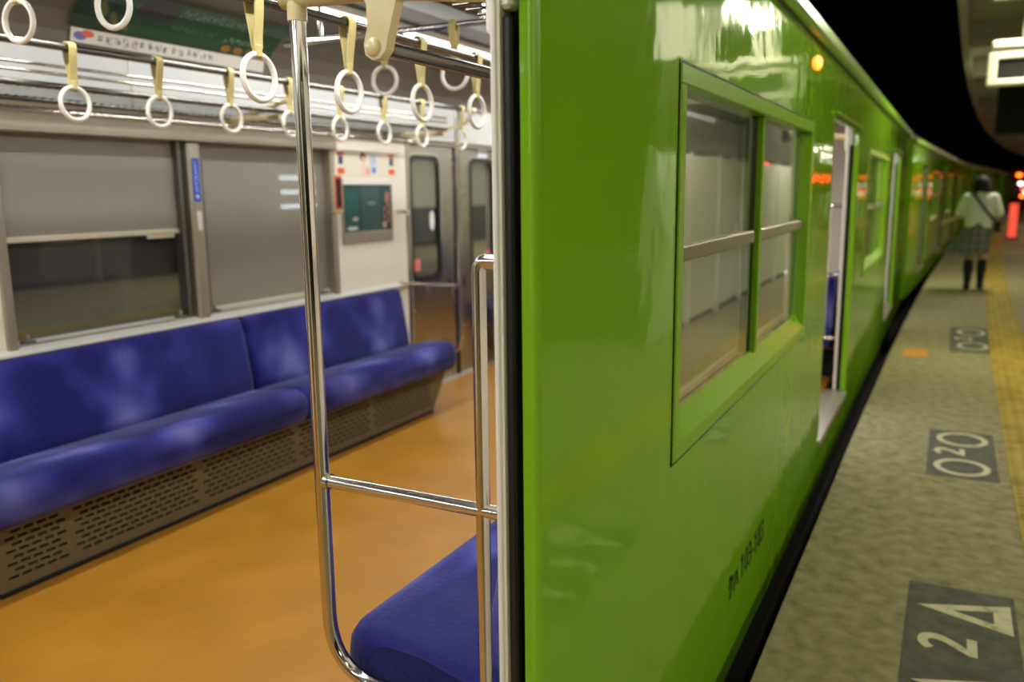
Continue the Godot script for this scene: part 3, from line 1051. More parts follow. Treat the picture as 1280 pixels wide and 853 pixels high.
func bench(label: String, at: Vector3, turn: float, group: String) -> Node3D:
	# stands against a wall at local x = 0 and reaches out along +x; runs from z = -1.62 to 1.62
	var t := thing("bench_seat", label, "bench seat", at, turn, group)
	part("seat_cushion", cushion(-1.60, -0.155, true, false), M.seat_moquette, t)
	part("seat_cushion", cushion(-0.148, 1.60, false, true), M.seat_moquette, t)
	part("backrest", backrest(-1.54, -0.155), M.seat_moquette, t)
	part("backrest", backrest(-0.148, 1.54), M.seat_moquette, t)
	part("heater_grille", grille(-1.37, 1.37, 0.40, 0.02, 0.25, -0.16, 0.16), M.grille_metal, t)
	part("heater_box", box_mesh(Vector3(0.02, 0.0, -1.36), Vector3(0.37, 0.242, 1.36)), M.black, t)
	part("kick_strip", box_mesh(Vector3(0.36, 0.0, -1.37), Vector3(0.403, 0.02, 1.37), 0.003), M.black, t)
	part("seat_board", box_mesh(Vector3(0.0, 0.242, -1.56), Vector3(0.42, 0.255, 1.56), 0.003), M.dark_steel, t)
	return t

func benches() -> void:
	var zc := CAR_Z
	bench("blue moquette bench along the far wall under the drawn blinds", Vector3(WALL_X + 0.006, 0, zc), 0.0, "long blue bench seats")
	bench("blue bench against the near wall, its corner showing behind the chrome rail", Vector3(-0.115, 0, zc), PI, "long blue bench seats")
	bench("blue bench glimpsed through the next open door of the green car", Vector3(-0.115, 0, zc - 4.82), PI, "long blue bench seats")
	bench("blue bench against the far wall beyond the steel doors", Vector3(WALL_X + 0.006, 0, zc - 4.82), 0.0, "long blue bench seats")
	# chrome end frames
	grab_frame("chrome grab rail with crossbar standing just inside the open door", Vector3(-0.10, 0, -1.30), 1.0)
	grab_frame("chrome grab rail at the far bench end beside the steel doors", Vector3(-2.645, 0, -4.55), -1.0, false)
	grab_frame("chrome grab rail seen through the next open door", Vector3(-0.10, 0, -6.12), 1.0)

func grab_frame(label: String, at: Vector3, side: float, armed := true) -> void:
	# pole at the aisle, crossbar to the wall, a second upright by the wall; side 1: wall lies at +x
	var t := thing("grab_rail", label, "grab rail", at, 0.0, "chrome grab rails at the bench ends")
	var px := -0.467 * side
	var bx := -0.080 * side
	var wall := 0.0
	var r := 0.0155
	var low := 0.335
	var pts := [Vector3(px, 1.705 if armed else 1.855, 0)]
	pts.append_array(bend(Vector3(px, 1.7, 0), Vector3(px, low, 0), Vector3(wall, low, 0), 0.14, 10))
	pts.append(Vector3(wall, low, 0))
	part("pole", tube_mesh(pts, r, 20), M.chrome, t)
	part("crossbar", tube_mesh([Vector3(px, 0.775, 0), Vector3(wall, 0.775, 0)], 0.0135, 18), M.chrome, t)
	part("collar", tube_mesh([Vector3(px + 0.012 * side, 0.775, 0), Vector3(px + 0.022 * side, 0.775, 0)], 0.0165, 18), M.chrome, t)
	var up := [Vector3(bx, low, 0)]
	up.append_array(bend(Vector3(bx, low, 0), Vector3(bx, 1.245, 0), Vector3(wall, 1.245, 0), 0.02, 6))
	up.append(Vector3(wall, 1.245, 0))
	part("upright", tube_mesh(up, 0.0135, 18), M.chrome, t)
	if not armed: return
	# cream arm that carries the rack, with its drop bracket
	part("top_socket", tube_mesh([Vector3(px, 1.69, 0), Vector3(px, 1.73, 0)], 0.019, 18), M.cream_enamel, t)
	part("rack_arm", tube_mesh([Vector3(px - 0.03 * side, 1.735, 0), Vector3(px * 0.6, 1.728, 0), Vector3(wall, 1.695, 0)], 0.021, 16), M.cream_enamel, t)
	var st := begin()
	var cx := -0.262 * side
	var poly := PackedVector2Array()
	for p in [Vector2(-0.048, 1.735), Vector2(0.055, 1.73), Vector2(0.03, 1.70), Vector2(0.012, 1.645), Vector2(0.006, 1.62), Vector2(-0.008, 1.606), Vector2(-0.026, 1.604), Vector2(-0.04, 1.614), Vector2(-0.043, 1.632), Vector2(-0.034, 1.66), Vector2(-0.034, 1.70)]:
		poly.append(Vector2(cx + p.x * side, p.y))
	prism_z(st, poly, -0.012, 0.012)
	part("drop_bracket", st.commit(), M.cream_enamel, t)
	var cap := SphereMesh.new()
	cap.radius = 0.017; cap.height = 0.034
	var o := part("cap_nut", cap, M.cream_enamel, t, Vector3(cx - 0.022 * side, 1.626, 0.012))
	o.scale = Vector3(1, 1, 0.5)

# ---- rails, straps, racks
func strap_meshes() -> Array:
	# hangs from a rail along z through the origin; the ring lies in the z-y plane
	var path := []
	for i in 13:
		var a := PI * i / 12
		path.append(Vector2(cos(a) * 0.019, sin(a) * 0.019))
	path = [Vector2(0.0035, -0.118), Vector2(0.006, -0.09), Vector2(0.016, -0.03)] + path + [Vector2(-0.016, -0.03), Vector2(-0.006, -0.09), Vector2(-0.0035, -0.118)]
	var st := begin()
	var hw := 0.0145
	var th := 0.0018
	for i in path.size() - 1:
		var p: Vector2 = path[i]
		var q: Vector2 = path[i + 1]
		var d := (q - p).normalized()
		var n := Vector2(d.y, -d.x) * th
		for s in [1.0, -1.0]:
			var a: Vector2 = p + n * s
			var b: Vector2 = q + n * s
			quad(st, Vector3(a.x, a.y, -hw), Vector3(a.x, a.y, hw), Vector3(b.x, b.y, hw), Vector3(b.x, b.y, -hw), Vector3(n.x * s, n.y * s, 0))
		for z in [-hw, hw]:
			quad(st, Vector3(p.x + n.x, p.y + n.y, z), Vector3(p.x - n.x, p.y - n.y, z), Vector3(q.x - n.x, q.y - n.y, z), Vector3(q.x + n.x, q.y + n.y, z), Vector3(0, 0, z))
	var strap := st.commit()
	var ring := []
	for i in 32:
		var a := TAU * i / 32
		ring.append(Vector3(0, -0.188 + sin(a) * 0.0555, cos(a) * 0.0555))
	st = begin()
	box(st, Vector3(-0.009, -0.142, -0.012), Vector3(0.009, -0.108, 0.012), 0.004)
	return [strap, tube_mesh(ring, 0.0078, 12, true), st.commit()]

var strap_parts: Array

func strap(at: Vector3, turn: float, label: String, group: String, swing := 0.0) -> void:
	var t := thing("hand_strap", label, "hand strap", at, turn, group)
	t.rotation.x = 0.0
	t.rotation.z = swing
	part("webbing", strap_parts[0], M.strap_webbing, t)
	part("ring", strap_parts[1], M.strap_ring, t)
	part("clip", strap_parts[2], M.strap_webbing, t)

func rails_and_straps() -> void:
	strap_parts = strap_meshes()
	var order := ["first", "second", "third", "fourth", "fifth", "sixth", "seventh", "eighth", "ninth"]
	# far rail
	var t := thing("strap_rail", "long strap rail in front of the far luggage rack", "rail", Vector3(-2.2, 1.875, 0))
	part("rail_pipe", tube_mesh([Vector3(0, 0, -0.2), Vector3(0, 0, -4.9)], 0.0135, 12), M.dark_steel, t)
	for z in [-1.65, -3.14, -4.78]:
		part("rail_arm", tube_mesh([Vector3(0, 0, z), Vector3(-0.05, -0.07, z), Vector3(-0.42, -0.155, z)], 0.013, 10), M.cream_enamel, t)
		part("arm_base", tube_mesh([Vector3(-0.425, -0.16, z), Vector3(-0.445, -0.165, z)], 0.032, 16), M.cream_enamel, t)
		part("rail_joint", tube_mesh([Vector3(0, 0, z - 0.03), Vector3(0, 0, z + 0.03)], 0.0175, 12), M.cream_enamel, t)
	for k in 8:
		strap(Vector3(-2.2, 1.875, -1.992 - k * 0.3657 - (0.09 if k == 7 else 0.0)), 0.0, "%s ring strap from the left along the far strap rail" % order[k], "ring straps on the far rail", [0.02, -0.03, 0.0, 0.03, -0.02, 0.01, 0.02, -0.02][k])
	# nearer rail
	t = thing("strap_rail", "nearer strap rail running behind the chrome door pole", "rail", Vector3(-1.0, 1.842, 0))
	part("rail_pipe", tube_mesh([Vector3(0, 0, -0.3), Vector3(0, 0, -5.0)], 0.0135, 12), M.dark_steel, t)
	for z in [-1.57, -2.97, -4.4]:
		part("rail_hanger", tube_mesh([Vector3(0, 0, z), Vector3(0, 0.40, z)], 0.011, 10), M.cream_enamel, t)
	for k in 4:
		strap(Vector3(-1.0, 1.842, -1.64 - k * 0.366), 0.0, ["large ring strap just left of the chrome door pole", "ring strap just right of the chrome door pole on the nearer rail", "third ring strap from the left on the nearer rail", "ring strap at the right end of the nearer rail"][k], "ring straps on the nearer rail", [0.02, -0.02, 0.03, 0.0][k])
	# cross pipes between the rails
	for q in [[-1.57, 2.045, [[-1.82, "ring strap cut by the frame at the top left corner"], [-1.42, "ring strap cut by the frame in front of the green poster"]]], [-2.97, 2.015, [[-1.57, "ring strap hanging just under the cream bracket end"], [-1.23, "ring strap half hidden by the rack rail near the open door"]]]]:
		t = thing("cross_pipe", "pale cross pipe under the ceiling %s" % ["near the top left straps" if q[0] > -2.0 else "behind the cream bracket"], "rail", Vector3(-1.4, q[1], q[0]))
		part("pipe", tube_mesh([Vector3(-0.7, 0, 0), Vector3(0.36, 0, 0)], 0.0125, 12), M.chrome, t)
		for x in [-0.5, 0.30]:
			part("pipe_hanger", tube_mesh([Vector3(x, 0, 0), Vector3(x, 2.24 - q[1], 0)], 0.010, 8), M.chrome, t)
		for s in q[2]:
			strap(Vector3(s[0], q[1], q[0]), PI / 2 + 0.1, s[1], "ring straps on the cross pipes")

func racks() -> void:
	# far luggage rack: front pipe, guard pipes and a bed of cross bars
	var t := thing("luggage_rack", "far luggage rack of slanted metal bars above the blinds", "luggage rack", Vector3(-2.46, 1.75, CAR_Z), 0.0, "luggage racks")
	for p in [[0.16, 0.004, 0.012, "front_pipe", M.dark_steel], [0.165, 0.045, 0.006, "guard_pipe", M.chrome], [0.165, 0.072, 0.006, "guard_pipe", M.chrome], [-0.16, -0.012, 0.011, "rear_pipe", M.dark_steel], [-0.10, -0.06, 0.012, "lower_pipe", M.chrome]]:
		part(p[3], tube_mesh([Vector3(p[0], p[1], -1.685), Vector3(p[0], p[1], 1.72)], p[2], 10), p[4], t)
	var bar := box_mesh(Vector3(-0.165, -0.0015, -0.005), Vector3(0.165, 0.0, 0.005))
	for k in 92:
		var o := part("rack_bar", bar, M.dark_steel, t, Vector3(0, 0, -1.68 + k * 0.0371))
	for z in [-1.66, -0.2, 1.28]:
		part("rack_bracket", box_mesh(Vector3(-0.165, -0.035, z - 0.012), Vector3(0.17, -0.01, z + 0.012), 0.004), M.cream_enamel, t)
	# near rack: front rail in the drop brackets, a net of bars behind it
	t = thing("luggage_rack", "near luggage rack with dark front rail over the open door", "luggage rack", Vector3(-0.25, 1.625, CAR_Z), 0.0, "luggage racks")
	part("front_pipe", tube_mesh([Vector3(-0.122, 0, 1.612), Vector3(-0.122, 0, -1.66)], 0.0145, 14), M.dark_steel, t)
	part("rear_pipe", tube_mesh([Vector3(0.10, 0.10, 1.59), Vector3(0.10, 0.10, -1.66)], 0.011, 10), M.dark_steel, t)
	part("upper_pipe", tube_mesh([Vector3(-0.10, 0.16, 1.55), Vector3(-0.10, 0.16, -1.66)], 0.009, 10), M.dark_steel, t)
	var wire := tube_mesh([Vector3(-0.115, 0.115, 0), Vector3(0.10, 0.115, 0)], 0.0035, 5)
	for k in 62:
		part("rack_wire", wire, M.dark_steel, t, Vector3(0, 0, 1.6 - k * 0.052))
	for x in [-0.07, -0.02, 0.03, 0.075]:
		part("long_wire", tube_mesh([Vector3(x, 0.115, 1.6), Vector3(x, 0.115, -1.6)], 0.003, 5), M.dark_steel, t)

func posters() -> void:
	var zc := CAR_Z
	# poster in a frame on the white panel beside the far door
	var t := thing("framed_poster", "dark teal advertising poster in a silver frame beside the far door", "poster", Vector3(WALL_X, 1.26, -4.235))
	var y0 := -0.195
	var y1 := 0.19
	var h := 0.245
	part("backing", box_mesh(Vector3(0.0, y0, -h), Vector3(0.008, y1, h), 0.002), M.aluminium, t)
	var im := Image.create(160, 128, false, Image.FORMAT_RGB8)
	im.fill(rgb(52, 84, 80))
	im.fill_rect(Rect2i(8, 20, 40, 96), rgb(46, 98, 92))
	im.fill_rect(Rect2i(60, 0, 60, 128), rgb(66, 92, 92))
	blob(im, 92, 50, 16, 5, rgb(120, 140, 140))
	blob(im, 36, 92, 10, 6, rgb(196, 166, 160))
	blob(im, 26, 118, 18, 6, rgb(206, 214, 214))
	blob(im, 148, 34, 9, 16, rgb(170, 120, 100))
	blob(im, 146, 80, 13, 34, rgb(150, 110, 96))
	for k in 6: blob(im, 140 + (k * 7) % 14, 56 + k * 11, 5, 5, rgb(60, 44, 44))
	blob(im, 136, 112, 8, 10, rgb(190, 160, 140))
	part("print", print_quad(Vector3(0.009, y1 - 0.035, h - 0.01), Vector3(0.009, y1 - 0.035, -h + 0.01), Vector3(0.009, y0 + 0.07, -h + 0.01), Vector3(0.009, y0 + 0.07, h - 0.01), Vector3.RIGHT), printed("poster_print", im, 0.15), t)
	part("top_lip", box_mesh(Vector3(0.006, y1 - 0.035, -h), Vector3(0.02, y1, h), 0.004), M.white_melamine, t)
	part("bottom_lip", box_mesh(Vector3(0.006, y0, -h), Vector3(0.016, y0 + 0.07, h), 0.004), M.aluminium, t)
	for s in [-1.0, 1.0]:
		part("side_lip", box_mesh(Vector3(0.006, y0, s * h - 0.006), Vector3(0.014, y1, s * h + 0.006), 0.002), M.aluminium, t)
	# strip of notices above it
	im = Image.create(256, 80, false, Image.FORMAT_RGB8)
	im.fill(rgb(232, 224, 198))
	for x in [26, 226]:
		im.fill_rect(Rect2i(x - 12, 4, 24, 10), rgb(220, 70, 30))
		im.fill_rect(Rect2i(x - 8, 16, 16, 26), rgb(50, 54, 74))
		im.fill_rect(Rect2i(x - 13, 54, 26, 18), rgb(236, 92, 40))
	blob(im, 110, 16, 12, 14, rgb(70, 44, 30))
	blob(im, 112, 24, 8, 11, rgb(226, 176, 146))
	blob(im, 116, 58, 17, 22, rgb(236, 206, 190))
	blob(im, 128, 62, 10, 12, rgb(226, 170, 140))
	im.fill_rect(Rect2i(138, 6, 26, 66), rgb(206, 214, 226))
	strokes(im, Rect2i(140, 10, 22, 30), rgb(120, 140, 180), 3, 4)
	blob(im, 152, 58, 8, 10, rgb(80, 110, 180))
	single("notice_strip", print_quad(Vector3(WALL_X + 0.003, 1.615, -3.93), Vector3(WALL_X + 0.003, 1.615, -4.58), Vector3(WALL_X + 0.003, 1.465, -4.58), Vector3(WALL_X + 0.003, 1.465, -3.93), Vector3.RIGHT), printed("notice_strip", im), "cream notice strip with orange marks and a figure above the poster", "notice")
	# red framed dark notice
	t = thing("red_notice", "small dark notice in a red frame left of the poster", "notice", Vector3(WALL_X + 0.014, 1.375, -3.945))
	part("red_frame", box_mesh(Vector3(0.0, -0.10, -0.03), Vector3(0.008, 0.09, 0.03), 0.002), M.red_plastic, t)
	part("dark_plate", box_mesh(Vector3(0.006, -0.085, -0.02), Vector3(0.010, 0.075, 0.02), 0.001), M.black, t)
	part("cream_holder", box_mesh(Vector3(-0.012, -0.125, -0.036), Vector3(0.005, 0.10, 0.036), 0.002), M.cream_enamel, t)
	# green advertisement on the cove, with a line of writing below
	im = Image.create(512, 96, false, Image.FORMAT_RGB8)
	im.fill(rgb(12, 56, 32))
	im.fill_rect(Rect2i(0, 0, 100, 96), rgb(10, 44, 26))
	for k in 12: blob(im, 20 + (k * 29) % 110, 20 + (k * 17) % 60, 7, 7, rgb(84, 92, 34))
	im.fill_rect(Rect2i(120, 6, 90, 40), rgb(38, 28, 32))
	strokes(im, Rect2i(215, 10, 250, 22), rgb(120, 140, 120), 18, 71)
	strokes(im, Rect2i(215, 48, 130, 14), rgb(60, 120, 70), 12, 72)
	strokes(im, Rect2i(360, 52, 120, 12), rgb(150, 170, 120), 12, 73)
	for k in 4: blob(im, 372 + k * 36, 84, 14, 12, rgb(130, 90, 34))
	var cove := [Vector2(-2.615, 2.045), Vector2(-2.588, 2.085), Vector2(-2.52, 2.140), Vector2(-2.44, 2.175)]
	var st := begin()
	for i in 3:
		var a: Vector2 = cove[i]
		var b: Vector2 = cove[i + 1]
		var n := Vector3(b.y - a.y, -(b.x - a.x), 0).normalized()
		var v := [Vector3(a.x, a.y, -2.30), Vector3(a.x, a.y, -3.42), Vector3(b.x, b.y, -3.42), Vector3(b.x, b.y, -2.30)]
		var uv := [Vector2(0, 1 - i / 3.0), Vector2(1, 1 - i / 3.0), Vector2(1, 1 - (i + 1) / 3.0), Vector2(0, 1 - (i + 1) / 3.0)]
		for f in [[0, 2, 1], [0, 3, 2]]:
			for k in f:
				st.set_normal(n); st.set_uv(uv[k]); st.add_vertex(v[k])
	single("cove_advertisement", st.commit(), printed("cove_advertisement", im), "long dark green advertisement curving along the ceiling cove", "poster")
	im = Image.create(512, 40, false, Image.FORMAT_RGB8)
	im.fill(rgb(196, 190, 176))
	blob(im, 20, 20, 14, 12, rgb(90, 90, 150))
	blob(im, 36, 12, 14, 10, rgb(190, 80, 50))
	strokes(im, Rect2i(56, 8, 300, 24), rgb(70, 56, 52), 15, 74)
	single("writing_strip", print_quad(Vector3(-2.632, 2.04, -2.32), Vector3(-2.632, 2.04, -3.40), Vector3(-2.646, 1.985, -3.40), Vector3(-2.646, 1.985, -2.32), Vector3.RIGHT), printed("writing_strip", im), "pale strip of dark writing under the green advertisement", "poster")

# ------------------------------------------------------------------ the platform
func strip(st: SurfaceTool, z0: float, z1: float, step: float, xa: float, xb: float, y0: float, y1: float) -> void:
	# a slab that follows the bend, from offset xa to xb of the platform edge
	var z := z0
	while z > z1 + 0.001:
		var zn := maxf(z - step, z1)
		var a := bend_x(z)
		var b := bend_x(zn)
		quad(st, Vector3(xa + a, y1, z), Vector3(xb + a, y1, z), Vector3(xb + b, y1, zn), Vector3(xa + b, y1, zn), Vector3.UP)
		quad(st, Vector3(xa + a, y0, z), Vector3(xb + a, y0, z), Vector3(xb + b, y0, zn), Vector3(xa + b, y0, zn), Vector3.DOWN)
		quad(st, Vector3(xa + a, y0, z), Vector3(xa + a, y1, z), Vector3(xa + b, y1, zn), Vector3(xa + b, y0, zn), Vector3.LEFT)
		quad(st, Vector3(xb + a, y0, z), Vector3(xb + a, y1, z), Vector3(xb + b, y1, zn), Vector3(xb + b, y0, zn), Vector3.RIGHT)
		z = zn

const PLAT := -0.1

func platform() -> void:
	var p := structure("platform", "worn grey concrete platform beside the train")
	var st := begin()
	strip(st, 7.0, -95.0, 2.0, 0.125, 7.0, -0.55, PLAT)
	part("slab", st.commit(), M.concrete, p)
	st = begin()
	strip(st, 7.0, -95.0, 4.0, 0.45, 0.6, -1.3, -0.55)
	part("slab_wall", st.commit(), M.underframe, p)
	var g := structure("ground", "black track bed under the train")
	part("track_bed", box_mesh(Vector3(-40, -1.4, -120), Vector3(20, -1.3, 20)), M.underframe, g)
	# tactile strip: tiles with studs, one by one as far as they can be told apart
	var t := structure("tactile_paving", "yellow tactile strip of studded tiles along the platform")
	st = begin()
	box(st, Vector3(-0.148, 0.0, -0.148), Vector3(0.148, 0.005, 0.148), 0.001)
	for i in 5:
		for k in 5:
			var c := Vector3(-0.12 + i * 0.06, 0.005, -0.12 + k * 0.06)
			var n := 8
			for q in n:
				var a := TAU * q / n
				var b := TAU * (q + 1) / n
				var pa := c + Vector3(cos(a), 0, sin(a)) * 0.017
				var pb := c + Vector3(cos(b), 0, sin(b)) * 0.017
				var qa := c + Vector3(cos(a) * 0.011, 0.005, sin(a) * 0.011)
				var qb := c + Vector3(cos(b) * 0.011, 0.005, sin(b) * 0.011)
				quad(st, pa, pb, qb, qa, (pa + pb) * 0.5 - c + Vector3.UP * 0.01)
				tri(st, c + Vector3.UP * 0.005, qa, qb, Vector3.UP)
	var tile := st.commit()
	var z := -2.2
	while z > -30.0:
		var o := part("tile", tile, M.tactile_yellow, t, Vector3(1.068 + bend_x(z), PLAT, z))
		o.rotation.y = bend_turn(z)
		z -= 0.2985
	st = begin()
	strip(st, z + 0.15, -95.0, 2.0, 0.918, 1.218, PLAT, PLAT + 0.006)
	part("far_tiles", st.commit(), M.tactile_yellow, t)
	markings()

func ground_mark(called: String, label: String, at: Vector3, w: float, l: float) -> Node3D:
	# a dark painted block w wide (x) and l long (z), its centre at the thing's place
	var t := thing(called, label, "floor marking", at, 0.0, "painted queue markings on the platform")
	part("dark_patch", box_mesh(Vector3(-w / 2, 0.0, -l / 2), Vector3(w / 2, 0.0015, l / 2)), M.asphalt_paint, t)
	return t

func mark_ring(t: Node3D, c: Vector3, rx: float, rz: float, wd: float) -> void:
	var st := begin()
	var n := 40
	for i in n:
		var a := TAU * i / n
		var b := TAU * (i + 1) / n
		var o := [Vector3(cos(a) * rx, 0.003, sin(a) * rz), Vector3(cos(b) * rx, 0.003, sin(b) * rz), Vector3(cos(b) * (rx - wd), 0.003, sin(b) * (rz - wd)), Vector3(cos(a) * (rx - wd), 0.003, sin(a) * (rz - wd))]
		quad(st, c + o[0], c + o[1], c + o[2], c + o[3], Vector3.UP)
		var dn := Vector3(0, -0.0025, 0)
		quad(st, c + o[0], c + o[1], c + o[1] + dn, c + o[0] + dn, o[0])
		quad(st, c + o[2], c + o[3], c + o[3] + dn, c + o[2] + dn, -o[2])
	part("circle", st.commit(), M.line_paint, t)

func mark_triangle(t: Node3D, c: Vector3, len_x: float, wid_z: float, wd: float) -> void:
	# the point looks at the train (-x)
	var o := [Vector3(-len_x / 2, 0.003, 0), Vector3(len_x / 2, 0.003, wid_z / 2), Vector3(len_x / 2, 0.003, -wid_z / 2)]
	var mid: Vector3 = (o[0] + o[1] + o[2]) / 3.0
	var st := begin()
	var s := 1.0 - wd
	for i in 3:
		var j := (i + 1) % 3
		var a: Vector3 = o[i]
		var b: Vector3 = o[j]
		var ia := mid + (a - mid) * s
		var ib := mid + (b - mid) * s
		var dn := Vector3(0, -0.0025, 0)
		quad(st, c + a, c + b, c + ib, c + ia, Vector3.UP)
		quad(st, c + a, c + b, c + b + dn, c + a + dn, (a + b) * 0.5 - mid)
		quad(st, c + ia, c + ib, c + ib + dn, c + ia + dn, mid - (a + b) * 0.5)
	part("triangle", st.commit(), M.line_paint, t)

func mark_digit(t: Node3D, c: Vector3, h: float, wide := 1.0) -> void:
	var tm := TextMesh.new()
	tm.text = "2"
	var f := SystemFont.new()
	f.font_names = PackedStringArray(["Droid Sans"])
	f.font_weight = 700
	tm.font = f
	tm.font_size = 64
	tm.pixel_size = h / 0.72 / 64.0
	tm.depth = 0.002
	var o := part("digit", tm, M.line_paint, t, c + Vector3(0, 0.002, 0))
	# up of the figure points at the train, its right runs along -z
	o.basis = Basis(Vector3(0, 0, -1) * wide, Vector3(-1, 0, 0), Vector3(0, 1, 0))

func markings() -> void:
	var t := ground_mark("queue_mark", "dark painted block with a white triangle and figure 2, nearest the camera", Vector3(0.69, PLAT, -2.86), 0.34, 0.90)
	mark_triangle(t, Vector3(0.01, 0, -0.26), 0.29, 0.22, 0.56)
	mark_triangle(t, Vector3(0.01, 0, 0.26), 0.29, 0.22, 0.56)
	mark_digit(t, Vector3(-0.035, 0, -0.005), 0.17, 1.0)
	t = ground_mark("queue_mark", "dark painted block with two white circles around a figure 2", Vector3(0.705, PLAT, -5.12), 0.335, 0.92)
	mark_ring(t, Vector3(0.005, 0, -0.285), 0.135, 0.145, 0.032)
	mark_ring(t, Vector3(0.0, 0, 0.27), 0.135, 0.145, 0.032)
	mark_digit(t, Vector3(-0.055, 0, -0.01), 0.15, 1.2)
	t = ground_mark("queue_mark", "faint dark painted block farthest along beside the yellow tiles", Vector3(0.80, PLAT, -9.15), 0.34, 1.5)
	mark_ring(t, Vector3(0.02, 0, 0.40), 0.13, 0.2, 0.035)
	mark_ring(t, Vector3(0.02, 0, -0.42), 0.13, 0.2, 0.035)
	mark_digit(t, Vector3(-0.05, 0, 0.0), 0.15, 1.4)
	single("paint_patch", box_mesh(Vector3(-0.10, 0.0, -0.2), Vector3(0.10, 0.0015, 0.2)), M.orange_paint, "small worn orange paint patch near the platform edge", "floor marking", Vector3(0.36, PLAT, -8.2))

func platform_lamp(at: Vector3, turn: float, label: String, group: String, energy: float) -> void:
	var t := thing("platform_lamp", label, "lamp", at, turn, group)
	part("housing", box_mesh(Vector3(-0.07, 0.02, -0.62), Vector3(0.07, 0.07, 0.62), 0.01), M.lamp_housing, t)
	for x in [-0.035, 0.035]:
		part("lamp_tube", tube_mesh([Vector3(x, 0.0, -0.6), Vector3(x, 0.0, 0.6)], 0.016, 10), M.lamp_tube, t)
	for z in [-0.45, 0.45]:
		part("drop_rod", tube_mesh([Vector3(0, 0.07, z), Vector3(0, 3.2 - at.y, z)], 0.008, 8), M.canopy_steel, t)
	area_light("platform_light", at + Vector3(0, -0.02, 0), Vector2(0.12, 1.2), energy, PLATFORM_COLOR, Basis(Vector3.UP, turn))

